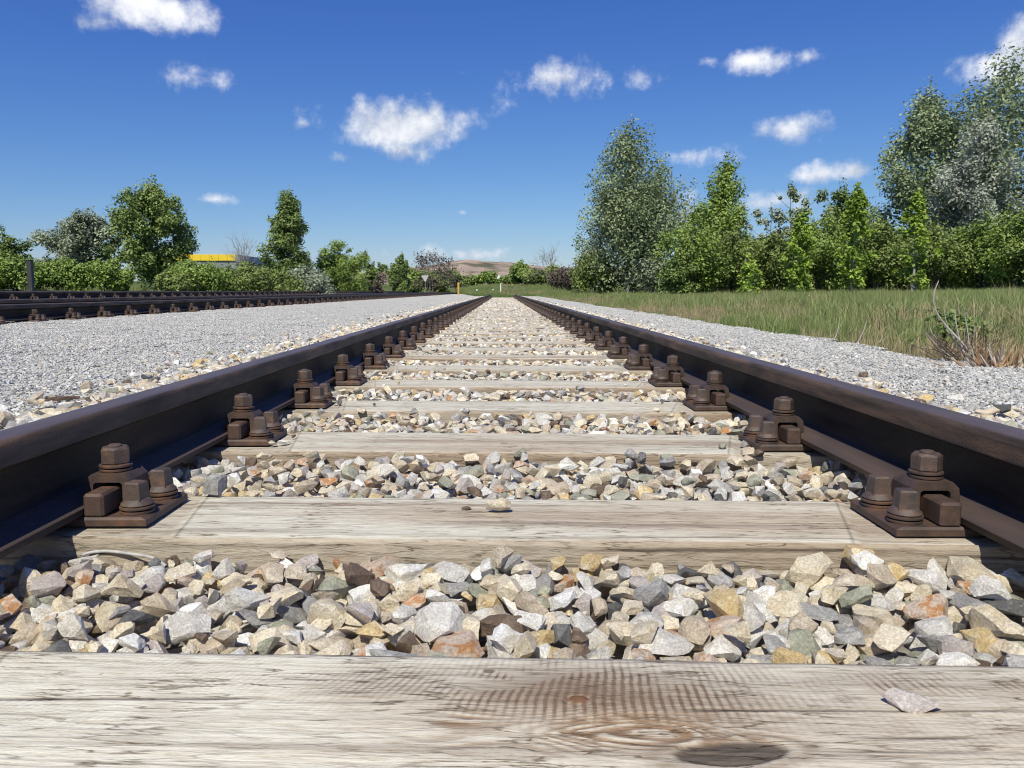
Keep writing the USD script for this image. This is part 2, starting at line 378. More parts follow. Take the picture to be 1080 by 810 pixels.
CRIB_M = M('crib_floor', {'geo': ('geometry', {}), 'vo': ('voronoi_texture', {'scale': 30.0}), 'sp': ('separate_color', {}), 'rp': ('rgb_ramp', {'ramp': [(0, (.12, .11, .1)), (.5, (.3, .27, .22)), (1, (.5, .46, .38))]}),
                          'bp': ('bump', {'strength': 1.0, 'distance': .02, 'invert': True}), 'p': ('principled_bsdf', {'roughness': .9})},
           [('geo.position', 'vo.vector'), ('vo.color', 'sp.color'), ('sp.r', 'rp.fac'), ('rp.color', 'p.base_color'), ('vo.distance', 'bp.height'), ('bp.normal', 'p.normal')])
GROUND_M = M('meadow_soil', {'geo': ('geometry', {}), 'n1': ('noise_texture', {'scale': .35, 'detail': 6.0, 'roughness': .65}), 'n2': ('noise_texture', {'scale': 9.0, 'detail': 6.0, 'roughness': .7}), 'ad': ('math', {'math_type': 'multiply_add', 'value2': .5}), 'sb': ('math', {'math_type': 'subtract', 'value2': .25}),
                             'rp': ('rgb_ramp', {'ramp': [(.30, (.050, .085, .022)), (.5, (.075, .115, .030)), (.60, (.13, .14, .05)), (.75, (.24, .19, .10))]}), 'bp': ('bump', {'strength': .8, 'distance': .08}), 'p': ('principled_bsdf', {'roughness': .95, 'specular_ior_level': .1})},
             [('geo.position', 'n1.vector'), ('geo.position', 'n2.vector'), ('n2.fac', 'ad.value1'), ('n1.fac', 'ad.value3'), ('ad.value', 'sb.value1'), ('sb.value', 'rp.fac'), ('rp.color', 'p.base_color'), ('n2.fac', 'bp.height'), ('bp.normal', 'p.normal')])
HILL_M = noise_mat('dry_hill', [(.36, (.10, .10, .065)), (.43, (.18, .15, .105)), (.52, (.32, .245, .19)), (.66, (.42, .325, .26)), (.8, (.48, .39, .32))], .045, rough=.95, bump=.5, bdist=3.0, scale2=.3, coord='world', spec=.1)  # tones paled to stand in for slight haze

# ------------------------------------------------------------------ terrain
smooth = lambda a, b, x: (lambda t: t * t * (3 - 2 * t))(np.clip((np.asarray(x, float) - a) / (b - a), 0, 1))
Z2, Z3 = .085, .205     # how far the second and third track stand above the first


def ground_z(x, y):
    """The earth beneath everything and the meadow on the right."""
    x, y = np.broadcast_arrays(np.asarray(x, float), np.asarray(y, float))
    bed = smooth(-13.2, -12.2, x) * (1 - smooth(1.75, 2.15, x))
    right = .03 + .16 * smooth(3, 14, x) + .35 * smooth(14, 40, x)
    left = .16 + .25 * smooth(12, 22, -x) + .5 * smooth(22, 60, -x)
    out = np.where(x > -5, right, left) + .05 * (meshkit.noise(np.stack([x * .4, y * .4, 0 * x], -1)) - .5)
    start = 47 + 36 * smooth(1.2, 4.8, -x)
    z = out * (1 - bed) - .42 * bed
    z = z * (1 - smooth(start - 1.5, start + .5, y)) + np.maximum(out, .13 + .10 * smooth(1, 5, -x)) * smooth(start - 1.5, start + .5, y)
    z = z + .95 * smooth(start, start + 48, y) + 1.0 * smooth(100, 260, y)
    return z


def bed_z(x, y):
    """The top of the gravel."""
    x, y = np.broadcast_arrays(np.asarray(x, float), np.asarray(y, float))
    z = .062 + (.018) * smooth(1.2, 4, -x) + .11 * smooth(6.4, 8.3, -x)
    z = z + .012 * (meshkit.noise(np.stack([x * 1.3, y * 1.3, 0 * x], -1), 4) - .5) + .006 * (meshkit.noise(np.stack([x * 5, y * 5, 0 * x], -1), 5) - .5)
    z = z - .16 * smooth(.93, .80, np.abs(x))
    return z


def sheet(xs, ys, zf):
    X, Y = np.meshgrid(xs, ys, indexing='xy')
    v = np.stack([X, Y, zf(X, Y)], -1).reshape(-1, 3)
    n, m = len(xs), len(ys)
    i = (np.arange(m - 1)[:, None] * n + np.arange(n - 1)[None]).ravel()
    f = np.concatenate([np.stack([i, i + 1, i + n + 1], 1), np.stack([i, i + n + 1, i + n], 1)])
    return v, f


xs = np.unique(np.concatenate([np.linspace(-900, -80, 24), np.linspace(-80, -14, 45), np.linspace(-14, 3.5, 90), np.linspace(3.5, 60, 60), np.linspace(60, 900, 24)]))
ys = np.unique(np.concatenate([np.linspace(-120, -4, 12), np.linspace(-4, 45, 70), np.linspace(45, 140, 120), np.linspace(140, 1600, 40)]))
tag(obj('ground', sheet(xs, ys, ground_z), GROUND_M, smooth=True), kind='structure')

XE_R, XE_L = 1.98, -12.6
xs = np.unique(np.concatenate([np.linspace(XE_L, -6.5, 30), np.linspace(-6.5, -1.2, 60), np.linspace(-1.2, 1.2, 60), np.linspace(1.2, XE_R, 14)]))


def bed_sheet(x, y):
    z = bed_z(x, y) - .010
    z = z - .5 * smooth(1.86, 2.2, x) * 1.0 - .5 * smooth(12.2, 12.9, -x)
    return z


tag(obj('gravel_bed', sheet(xs, np.linspace(-3, 88, 420), bed_sheet), BED_M, smooth=True), kind='structure')
tag(obj('crib_floor', sheet(np.linspace(-.86, .86, 30), np.linspace(-3, 47.5, 240), lambda x, y: -.088 + .012 * (meshkit.noise(np.stack([x * 9, y * 9, 0 * x], -1), 3) - .5)), CRIB_M, smooth=True), kind='structure')

# the dry hill beyond
hx, hy = np.meshgrid(np.linspace(-330, 420, 190), np.linspace(430, 900, 80), indexing='xy')
hq = np.stack([hx / 70, hy / 70, 0 * hx], -1)
ridge = np.interp(hx[0], [-330, -140, -90, -55, -28, -5, 30, 90, 200, 420], [3, 6, 12, 16.5, 20.5, 18, 16.5, 15.5, 12, 4])
hz = 2 + ridge[None] * smooth(430, 620, hy) * (1 - .5 * smooth(700, 900, hy)) * (.88 + .28 * meshkit.fbm(hq, 5, 8)) + 4.0 * (meshkit.fbm(hq * 4, 4, 9) - .5) * smooth(440, 520, hy)
n_, m_ = hx.shape[1], hx.shape[0]
i_ = (np.arange(m_ - 1)[:, None] * n_ + np.arange(n_ - 1)[None]).ravel()
tag(obj('hill', (np.stack([hx, hy, hz], -1).reshape(-1, 3), np.concatenate([np.stack([i_, i_ + 1, i_ + n_ + 1], 1), np.stack([i_, i_ + n_ + 1, i_ + n_], 1)])), HILL_M, smooth=True), kind='structure')

# ------------------------------------------------------------------ sleepers
SKEW = -.047       # the sleepers lie a little askew
SL = [.662, 1.308, 1.978, 2.615, 3.26, 3.94, 4.60]
while SL[-1] < 46.4:
    SL.append(SL[-1] + .65 + rng.uniform(-.02, .02))
WID = [.262, .25, .268] + list(rng.uniform(.245, .268, len(SL)))


def nz2(x, y, s, seed=0, o=3):
    return meshkit.fbm(np.stack([x * s, y * s, 0 * x + seed * 3.7], -1), o, seed)


def grain(x, t, sx, st, seed, o=3):
    return meshkit.fbm(np.stack([x * sx, t * st, 0 * x + seed * 1.9], -1), o, seed)


def sleeper_mesh(seed, w, xs, top_n, hgt=.16, hero=False, adze=(-.54, .545)):
    """Box of wood 2.6 m long: a loop of points round the section for each x; cracks and worn edges are in the mesh."""
    r = np.random.default_rng(seed)
    ch = .008
    top = np.linspace(-w / 2 + ch, w / 2 - ch, top_n)
    side_n = max(6, top_n // 4)
    side = np.linspace(-ch, -.075, side_n)
    pts = [(y, 0.0) for y in top]                                    # top, front to back
    pts += [(w / 2 - ch * .3, -ch * .3)] + [(w / 2, z) for z in side] + [(w / 2, -hgt), (0, -hgt), (-w / 2, -hgt)]
    pts += [(-w / 2, z) for z in side[::-1]] + [(-w / 2 + ch * .3, -ch * .3)]
    P = np.array(pts)
    c, n = len(P), len(xs)
    X = np.repeat(xs[:, None], c, 1)
    Y = np.repeat(P[None, :, 0], n, 0).copy()
    Z = np.repeat(P[None, :, 1], n, 0).copy()
    istop = np.zeros(c, bool)
    istop[:top_n] = True
    front = np.zeros(c, bool)
    front[-(side_n + 1):] = True
    back = np.zeros(c, bool)
    back[top_n:top_n + 1 + side_n] = True
    T = np.where(istop[None], Y, np.where(front[None], -w / 2 + Z, w / 2 - Z))     # unrolled coordinate
    g1 = grain(X, T, 1.6, 45, seed)
    g2 = grain(X, T, 5, 160, seed + 50)
    lo = grain(X, T, 1.2, 5, seed + 90)
    # edge wander
    wob = .010 * (grain(xs, 0 * xs, 2.2, 1, seed + 7) - .5) + .004 * (grain(xs, 0 * xs, 14, 1, seed + 8) - .5)
    wob2 = .012 * (grain(xs, 0 * xs, 1.7, 1, seed + 17) - .5) + .004 * (grain(xs, 0 * xs, 14, 1, seed + 18) - .5)
    k = Y / (w / 2)
    Y += np.where(k > 0, wob[:, None] * k, -wob2[:, None] * k)
    Z += np.where(istop[None], .0035 * (lo - .5), 0)
    edge = np.clip((np.abs(k) - .86) / .14, 0, 1)
    Z -= np.where(istop[None], .005 * edge ** 2 * (.4 + 1.2 * grain(X, 0 * T, 7, 1, seed + 31)), 0)
    d = .0016 * (g1 - .5) + .0009 * (g2 - .5)
    Z += np.where(istop[None], d, 0)
    Y += np.where(back[None], d * 2.2, np.where(front[None], -d * 2.2, 0))
    # colour
    base = np.array([.69, .65, .535]) if hero else np.array([.60, .565, .465]) * r.uniform(.93, 1.05)
    brown = np.array([.35, .245, .155])
    dark = np.array([.075, .056, .042])
    C = np.ones((n, c, 3)) * base
    C *= (.86 + .28 * lo)[..., None]
    f = smooth(.50, .78, lo + .25 * (g1 - .5))[..., None] * (.35 if hero else .6)
    C = C * (1 - f) + brown * f
    f = (smooth(.56, .74, g1) * (.45 if hero else .62))[..., None]
    C = C * (1 - f) + np.array([.24, .19, .145]) * f
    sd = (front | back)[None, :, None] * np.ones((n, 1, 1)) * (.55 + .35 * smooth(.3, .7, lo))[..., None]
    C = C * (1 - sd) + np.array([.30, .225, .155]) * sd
    # cracks along the grain
    crack = np.zeros((n, c))

    def add_crack(x0, x1, y0, dep, wd, slope=0.0, wig=.004, only=istop, ang=0.0):
        path = y0 + slope * (xs - x0) + wig * (grain(xs, 0 * xs + y0 * 50, 5, 1, seed + int(abs(y0) * 999)) - .5) * 2 + wig * .35 * (grain(xs, 0 * xs, 30, 1, seed + 3) - .5)
        amp = np.clip(np.minimum((xs - x0), (x1 - xs)) / .05, 0, 1) * (.45 + .9 * grain(xs, 0 * xs, 16, 1, seed + 5 + int(abs(y0) * 777)))
        cc = np.exp(-(((T - path[:, None]) / wd) ** 2)) * amp[:, None] * only[None]
        np.maximum(crack, cc * dep, out=crack)

    def unskew(p):
        c_, s_ = math.cos(SKEW), math.sin(SKEW)
        x_, y_ = p[0], p[1] - SL[0]
        return np.array([c_ * x_ + s_ * y_, -s_ * x_ + c_ * y_ + SL[0]])

    if hero:
        yc = SL[0]
        for px0, px1, py, dep, wd in ((-40, 292, 736, .9, .0015), (690, 1110, 750, .75, .0013), (-30, 92, 751, .5, .0010), (-30, 75, 776, .7, .0012), (885, 1045, 778, .9, .0014), (850, 1050, 795, .8, .0014), (155, 178, 715, 1.0, .0022), (140, 235, 716, .4, .0011),
                                      (300, 470, 741, .45, .0010), (330, 700, 704, .35, .0009), (520, 660, 775, .5, .0010), (60, 200, 763, .4, .0009), (640, 780, 697, .45, .0010), (1010, 1100, 722, .45, .001), (210, 330, 790, .4, .001), (960, 1090, 706, .5, .0014)):
            p, q = unskew(at_z(px0, py)), unskew(at_z(px1, py))
            add_crack(p[0], q[0], p[1] - yc, min(1, dep * 1.2), wd * 1.7, (q[1] - p[1]) / (q[0] - p[0]), .003)
    for _ in range(10 if hero else 14):
        x0 = r.uniform(-1.25, 1.0)
        add_crack(x0, x0 + r.uniform(.12, .7), r.uniform(-w / 2, w / 2), r.uniform(.15, .4) if hero else r.uniform(.3, .9), r.uniform(.0008, .0014) if hero else r.uniform(.0016, .0032), r.uniform(-.02, .02))
    for _ in range(7):
        x0 = r.uniform(-1.25, .9)
        add_crack(x0, x0 + r.uniform(.15, .6), r.uniform(-w / 2 - .06, -w / 2 - .01), r.uniform(.4, 1), .002, 0, .003, front)
    # small stains and splits at random
    for _ in range(9 if hero else 10):
        x0, y0 = r.uniform(-1.2, 1.2), r.uniform(-w / 2, w / 2)
        e = np.exp(-(((X - x0) / r.uniform(.03, .12)) ** 2 + ((T - y0) / r.uniform(.006, .02)) ** 2)) * r.uniform(.2, .55)
        e = (e * smooth(.35, .6, g1 * .6 + g2 * .4))[..., None] * (1 if not hero else .55)
        C = C * (1 - e) + np.array([.25, .165, .10]) * e
    if hero:
        def loc(px, py):
            p = unskew(at_z(px, py))
            return p[0], p[1] - SL[0]

        tanr = (smooth(-.15, .35, X) * (.25 + .6 * smooth(.35, .65, grain(X, T, 2.5, 22, 71))))[..., None] * istop[None, :, None] * .5
        C = C * (1 - tanr) + np.array([.47, .40, .315]) * tanr
        bl = (smooth(.52, .72, grain(X, T, 6, 30, 72)) * .30)[..., None] * istop[None, :, None]
        C = C * (1 - bl) + np.array([.40, .33, .25]) * bl
        saw = .5 + .5 * np.sin(2 * np.pi * (X + np.where(X < -.08, .55 * (X + .08), 0) * 0 + T * np.interp(X, [-.55, -.2, 0, .3, .6], [-.75, -.55, -.12, .25, .5]) + .004 * (g1 - .5)) / .0092 + 9 * (lo - .5) + 2.5 * (g1 - .5))
        saw = smooth(.35, .95, saw) * smooth(.30, .62, grain(X, T, 22, 30, 95))
        bx, by = loc(625, 730)
        st = np.exp(-(((X - bx) / .15) ** 2 + ((T - by) / .052) ** 2)) * (.25 + 1.3 * grain(X, T, 9, 14, 77))
        st = np.maximum(st, .55 * np.exp(-(((X - bx + .14) / .10) ** 2 + ((T - by - .005) / .045) ** 2)) * (.3 + 1.1 * grain(X, T, 12, 20, 78)))
        bx2, by2 = loc(985, 722)
        st2 = np.exp(-(((X - bx2) / .15) ** 2 + ((T - by2) / .022) ** 2)) * (.2 + 1.4 * grain(X, T, 8, 26, 79))
        stain = np.clip(st * 1.9 * (.46 + .60 * saw) + 1.1 * st2 * (.4 + .6 * saw), 0, .92)[..., None]
        C = C * (1 - stain) + np.array([.165, .100, .058]) * stain
        fs = (saw * (.17 * smooth(.50, .68, grain(X, T, 5, 14, 80))))[..., None] * istop[None, :, None]
        C = C * (1 - fs) + np.array([.30, .235, .175]) * fs
        Z -= np.where(istop[None], 0.0003 * saw * smooth(.35, .6, grain(X, T, 4, 12, 80)), 0)
        # arched growth rings
        for (cx, cy, ax, ay, ph) in ((*loc(712, 772), .085, .030, 0), (*loc(606, 775), .12, .038, .4)):
            wx = X + .05 * (grain(X, T, 7, 14, 81) - .5)
            rr = np.sqrt(((wx - cx) / (ax * 1.25)) ** 2 + ((T - cy) / (ay * 1.1)) ** 2)
            phi = grain(X, T, 5.5, 15, 84 + int(ph * 10), 2) * 1.0 + .45 * rr
            ring = smooth(.15, .95, .5 + .5 * np.sin(phi * 88)) * (1 - smooth(.75, 1.3, rr)) * (.35 + .9 * smooth(.35, .6, grain(X, T, 9, 22, 86))) * smooth(-.05, .004, T - cy) * .85
            C = C * (1 - ring[..., None]) + np.array([.27, .18, .11]) * ring[..., None]
            Z -= np.where(istop[None], .0011 * ring, 0)
        # knots
        kx, ky = loc(772, 794)
        q = np.sqrt(((X - kx) / .052) ** 2 + ((T - ky - .10 * (X - kx)) / .019) ** 2) + .35 * (grain(X, T, 18, 60, 83) - .5)
        kn = (1 - smooth(.80, 1.02, q)) * (.86 + .3 * g1)
        halo = np.exp(-((q - 1.25) / .22) ** 2) * .5
        C = C * (1 - halo[..., None]) + np.array([.24, .18, .13]) * halo[..., None]
        C = C * (1 - np.clip(kn, 0, .95)[..., None]) + (np.array([.095, .074, .056]) * (.5 + 1.0 * g2)[..., None]) * np.clip(kn, 0, .95)[..., None]
        Z += np.where(istop[None], -.003 * (1 - smooth(.7, 1.1, q)) + .0012 * (g1 - .5) * (q < 1.1), 0)
        kx, ky = loc(610, 739)
        q = np.sqrt(((X - kx) / .0105) ** 2 + ((T - ky) / .0075) ** 2)
        kn = (1 - smooth(.7, 1.0, q))[..., None] * .9
        C = C * (1 - kn) + np.array([.16, .075, .035]) * kn
        Z += np.where(istop[None], .0022 * np.cos(np.clip(q, 0, 1) * 1.57) - .002 * np.exp(-((q - 1.15) / .2) ** 2), 0)
        for px, py, rad in ((136, 730, .0032), (516, 707, .005), (107, 710, .0016), (64, 708, .0016), (84, 761, .0014)):
            kx, ky = loc(px, py)
            q = np.sqrt(((X - kx) / (rad * 1.3)) ** 2 + ((T - ky) / rad) ** 2)
            crack = np.maximum(crack, (1 - smooth(.6, 1.1, q)) * .8)
    cr = np.clip(crack, 0, 1)[..., None]
    C = C * (1 - .9 * cr) + dark * .9 * cr
    Z -= np.where(istop[None], crack * .0014, 0)
    Y += np.where(front[None], crack * .003, 0)
    # the adzed seats under the base plates: cut lower and browner
    for s, xa in ((-1, adze[0]), (1, adze[1])):
        q = smooth(0, .02, s * (X - xa - .25 * s * Y * (1 if s > 0 else .8))) * istop[None]
        Z -= q * .004 * smooth(.62, .50, np.abs(X) * 0 + .5)
        C = C * (1 - .4 * q[..., None]) + np.array([.34, .265, .19]) * .4 * q[..., None]
        ln = np.exp(-((s * (X - xa - .25 * s * Y * (1 if s > 0 else .8)) / .0025) ** 2)) * istop[None]
        C *= (1 - .45 * ln)[..., None]
    v = np.stack([X, Y, Z], -1).reshape(-1, 3)
    i = (np.arange(n - 1)[:, None] * c)
    j = np.arange(c)[None]
    kx_ = (j + 1) % c
    f = np.concatenate([np.stack([i + j, i + c + j, i + c + kx_], -1).reshape(-1, 3), np.stack([i + j, i + c + kx_, i + kx_], -1).reshape(-1, 3)])
    caps = []
    cc = v.reshape(n, c, 3)
    vv, CC = [v], [C.reshape(-1, 3)]
    o = len(v)
    for e, fl in ((0, 1), (n - 1, 0)):
        vv += [cc[e], cc[e].mean(0)[None]]
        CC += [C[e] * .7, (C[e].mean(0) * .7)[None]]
        jj = np.arange(c)
        a, b = o + jj, o + (jj + 1) % c
        mid = np.full(c, o + c)
        caps.append(np.stack([mid, a, b] if not fl else [mid, b, a], 1))
        o += c + 1
    return np.vstack(vv), np.vstack([f] + caps), np.vstack(CC)


def sleeper(name, label, seed, y, w, xs, top_n, **kw):
    v, f, c = sleeper_mesh(seed, w, xs, top_n, **kw)
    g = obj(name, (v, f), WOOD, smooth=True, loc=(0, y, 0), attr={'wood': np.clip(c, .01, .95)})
    g.AddRotateZOp().Set(math.degrees(SKEW))
    tag(g, label, 'sleeper', 'sleepers of the near track')


def xgrid(fine, lim):
    return np.unique(np.round(np.concatenate([np.linspace(-1.3, -lim, 24), np.arange(-lim, lim + 1e-6, fine), np.linspace(lim, 1.3, 24)]), 5))


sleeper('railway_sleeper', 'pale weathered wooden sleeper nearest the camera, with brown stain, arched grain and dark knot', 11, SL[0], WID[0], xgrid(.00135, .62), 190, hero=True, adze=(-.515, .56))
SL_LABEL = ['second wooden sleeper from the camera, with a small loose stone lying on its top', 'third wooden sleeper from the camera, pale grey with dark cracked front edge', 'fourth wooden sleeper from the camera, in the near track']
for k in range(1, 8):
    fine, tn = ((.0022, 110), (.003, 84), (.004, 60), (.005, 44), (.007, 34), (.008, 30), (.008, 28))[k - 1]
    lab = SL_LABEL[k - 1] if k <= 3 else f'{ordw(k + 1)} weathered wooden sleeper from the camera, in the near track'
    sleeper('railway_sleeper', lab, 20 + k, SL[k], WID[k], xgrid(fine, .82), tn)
sl_class = []
for k in range(5):
    c = klass(f'sleeper_kind_{k}')
    v, f, cl = sleeper_mesh(60 + k, .256, np.linspace(-1.3, 1.3, 130), 16)
    g = obj('wood', (v, f), WOOD, parent=f'/sleeper_kind_{k}', smooth=True, attr={'wood': np.clip(cl, .01, .95)})
    sl_class.append(c)


def far_sleeper(k, x, y, z, label, group):
    p = UsdGeom.Xform.Define(stage, numbered('/World', 'railway_sleeper'))
    p.AddTranslateOp().Set(Gf.Vec3d(x, y, z))
    p.AddRotateZOp().Set(float(180 * (k % 2) + math.degrees(SKEW) * (x == 0) + rng.uniform(-.5, .5)))
    p.GetPrim().GetReferences().AddInternalReference(sl_class[int(rng.integers(5))].GetPath())
    p.GetPrim().SetInstanceable(True)
    tag(p, label, 'sleeper', group)


for k in range(8, len(SL)):
    lab = f'{ordw(k + 1)} weathered wooden sleeper from the camera, in the near track' if k < 28 else 'far weathered sleeper of the near track, a thin pale bar towards the vanishing point'
    far_sleeper(k, 0, SL[k], 0, lab, 'sleepers of the near track' if k < 28 else 'far sleepers of the near track')
TC2, TC3 = -5.31, -9.75
SL2 = np.arange(3.2, 83, .65)
for k, y in enumerate(SL2):
    if 3 <= k < 48:
        far_sleeper(k, TC2, y, Z2 - .002, f'grey sleeper end half buried in gravel, {ordw(k - 2)} from picture edge, middle track', 'sleepers buried in gravel under the middle track')

# ------------------------------------------------------------------ rails
def rail_section():
    hw, fwid, h = .0335, .0625, .149
    p = [(fwid, .0), (fwid, .0095), (fwid - .003, .0115), (.030, .0195), (.014, .026), (.0085, .034), (.007, .045), (.007, .088), (.009, .098), (.016, .1035), (.0335, .1085), (.035, .111), (hw, .136)]
    for a in np.linspace(8, 82, 7):
        p.append((hw - .013 + .013 * math.cos(math.radians(a)), h - .0015 - .013 + .013 * math.sin(math.radians(a))))
    p += [(.012, h)]
    q = [(-x, z) for x, z in p[::-1]]
    return np.array(p + q)


def rail_mesh(y0, y1, step=.5, seed=0):
    sec = rail_section()
    ys = np.arange(y0, y1 + step, step)
    n, c = len(ys), len(sec)
    v = np.stack([np.repeat(sec[None, :, 0], n, 0) + .0012 * (meshkit.noise(np.stack([ys * .3, 0 * ys, 0 * ys + seed], -1)) - .5)[:, None], np.repeat(ys[:, None], c, 1), np.repeat(sec[None, :, 1], n, 0)], -1).reshape(-1, 3)
    i = np.arange(n - 1)[:, None] * c
    j = np.arange(c)[None]
    k = (j + 1) % c
    f = np.concatenate([np.stack([i + j, i + k, i + c + k], -1).reshape(-1, 3), np.stack([i + j, i + c + k, i + c + j], -1).reshape(-1, 3)])
    f = f[:, ::-1]
    e = np.vstack([sec])
    tri = trimesh.creation.triangulate_polygon(__import__('shapely').Polygon(sec), engine='earcut')
    tv, tf = tri
    a = np.stack([tv[:, 0], np.full(len(tv), ys[0]), tv[:, 1]], 1)
    b = np.stack([tv[:, 0], np.full(len(tv), ys[-1]), tv[:, 1]], 1)
    m = trimesh.Trimesh(*join([(v, f), (a, tf), (b, tf[:, ::-1])]), process=False)
    m.fix_normals()
    return m


ZR = .018
for x, z, y1, lab in ((-.751, ZR, 48.5, 'long rusty steel rail of the near track, on the left side'), (.751, ZR, 48.5, 'long rusty steel rail of the near track, on the right beside the meadow'),
                      (TC2 + .751, ZR + Z2, 84, 'rusty rail of the middle track, nearest across the grey gravel strip'), (TC2 - .751, ZR + Z2 + .02, 84, 'farther rusty rail of the middle track, seen just above the nearer one'),
                      (TC3 + .751, ZR + Z3, 84, 'nearer rail of the farthest track, dark line below the left shrubs'), (TC3 - .751, ZR + Z3 + .004, 84, 'rearmost rail of the farthest track, hidden close behind its twin')):
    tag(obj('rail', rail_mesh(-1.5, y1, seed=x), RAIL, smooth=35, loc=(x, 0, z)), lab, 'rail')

# ------------------------------------------------------------------ rail fastenings
def bridge(y0, y1, x0, x1, z0, zo, z1, t, to):
    """Clamp: an upside down U along y; the outer leg stands higher, on the rail foot."""
    import shapely
    poly = shapely.Polygon([(x0, z0), (x0 + .0005, z1 - .010), (x0 + .010, z1), (x1 - .010, z1), (x1, z1 - .010), (x1 + .004, zo), (x1 - t + .002, zo), (x1 - t, z1 - to - .003), (x1 - t - .004, z1 - to), (x0 + t + .004, z1 - to), (x0 + t, z1 - to - .003), (x0 + t, z0)])
    poly = poly.buffer(.0018, join_style='round', quad_segs=2).buffer(-.0018)
    m = trimesh.creation.extrude_polygon(poly, y1 - y0, engine='earcut')
    v = np.array(m.vertices)
    m.vertices = np.stack([v[:, 0], y1 - v[:, 2], v[:, 1]], 1)
    m.fix_normals()
    return m


def spring_washer(r, z0, h):
    q = h * .46
    t = h * .08
    ring = lambda z, dr: [(r - .003 + dr, z), (r + dr, z + q * .25), (r + dr, z + q * .75), (r - .003 + dr, z + q)]
    return lathe([(r * .6, z0)] + ring(z0, 0) + [(r - .006, z0 + q + t)] + ring(z0 + q + t, .0006) + [(r * .6, z0 + h)], 28)


def hex_nut(af, z0, z1, rz):
    R = af / math.sqrt(3)
    m = trimesh.convex.convex_hull(np.vstack([[(rr * math.cos(a + rz), rr * math.sin(a + rz), z) for a in np.arange(6) * math.pi / 3] for rr, z in ((R * .93, z0), (R, z0 + .002), (R, z1 - .004))] +
                                             [[(af / 2 * .93 * math.cos(a), af / 2 * .93 * math.sin(a), z1) for a in np.arange(24) * math.pi / 12]]))
    return m


def fastening_parts(path, k):
    r = np.random.default_rng(300 + k)
    pl = []
    for s in (1, -1):
        pass
    v = []
    for z, ix, iy in ((0, 0, 0), (.010, 0, 0), (.0140, .004, .003)):
        for sx in (-1, 1):
            for sy in (-1, 1):
                v.append((sx * (.164 - ix - (.0 if z < .011 else .005)), sy * (.085 - iy), z))
    plate = trimesh.convex.convex_hull(np.array(v))
    obj('base_plate', plate, RUST, path)
    for s in (1, -1):
        a = lambda x: -s * (.751 - x)          # x measured from the track's middle, mirrored for the outer side
        x0, x1 = sorted((a(.654), a(.6865)))
        obj('rib', box(x0, x1, -.0846, .0846, .0135, .052, .004), RUST, path)
        c = bridge(-.034, .034, .633, .7075, .0142, .0345, .0725, .0135, .0135)
        c.apply_translation([-.751, 0, 0])
        if s < 0:
            c.vertices = np.array(c.vertices) * [-1, -1, 1]
        obj('clamp', c, RUST, path, smooth=30)
        bx = a(.671)
        obj('washer', moved(spring_washer(.0255, .0727, .0125), bx, 0, 0, r.uniform(0, 6)), RUST, path, smooth=40)
        nut = obj('nut', moved(hex_nut(.041, .0853, .1135, r.uniform(0, 1.05)), bx), RUST_NUT, path)
        obj('bolt_end', moved(lathe([(.0115, .112), (.0115, .1155), (.009, .1175)], 14), bx), RUST_NUT, str(nut.GetPath()), smooth=40)
        for sy in (-1, 1):
            rz = r.uniform(-.25, .25)
            head = cat_([lathe([(.022, .0255), (.0255, .0275), (.0245, .030), (.0185, .036), (.012, .0375)], 24),
                         trimesh.convex.convex_hull(np.array([(math.sqrt(2) * rr * math.cos(t + rz), math.sqrt(2) * rr * math.sin(t + rz), z) for rr, z in ((.0152, .032), (.0128, .062), (.0105, .0645)) for t in np.arange(4) * math.pi / 2 + math.pi / 4]))])
            sc = obj('sleeper_screw', moved(head, a(.617), sy * .047), RUST_NUT, path, smooth=25)
            obj('screw_washer', moved(spring_washer(.0265, .0132, .0125), a(.617), sy * .047, 0, r.uniform(0, 6)), RUST, str(sc.GetPath()), smooth=40)


fk = []
for k in range(4):
    c = klass(f'fastening_kind_{k}')
    fastening_parts(f'/fastening_kind_{k}', k)
    fk.append(c)


def fastening(k, x, y, z, label, group, flip):
    p = UsdGeom.Xform.Define(stage, numbered('/World', 'rail_fastening'))
    p.AddTranslateOp().Set(Gf.Vec3d(float(x), float(y), float(z)))
    p.AddRotateZOp().Set(float((180 if flip else 0) + rng.uniform(-.8, .8)))
    p.GetPrim().GetReferences().AddInternalReference(fk[k % 4].GetPath())
    p.GetPrim().SetInstanceable(True)
    tag(p, label, 'rail fastening', group)


far_fast = []
for k, y in enumerate(SL):
    for s in (-1, 1):
        side = 'left' if s < 0 else 'right'
        if k < 24:
            lab = (f'rusty plate with clamp, nut and two square screws, {side} rail, on the {ordw(k + 1)} sleeper')
            grp = 'rail fastenings of the near track'
        else:
            lab, grp = f'tiny far rusty fastening in the dark row along the {side} rail of the near track', f'far fastenings along the {side} rail of the near track'
        fastening(k * 3 + (s > 0), .751 * s, y + SKEW * .751 * s + rng.uniform(-.008, .008) * (k > 1), 0.0005, lab, grp, s > 0)
Y2 = SL2[SL2 > 5]
for k, y in enumerate(Y2):
    if k < 84:
        vis = k >= 3
        lab = f'small rusty clamp, {ordw(k + 1)} from the picture edge on the nearer rail of the middle track' if k < 30 else 'far rusty clamp in the row along the nearer rail of the middle track'
        fastening(k, TC2 + .751, y, Z2 + .0005, lab, 'clamps of the middle track' if k < 30 else 'far clamps of the middle track', False)
    else:
        far_fast.append((TC2 + .751, y, Z2))
Y3 = np.arange(9.6, 82, .65)
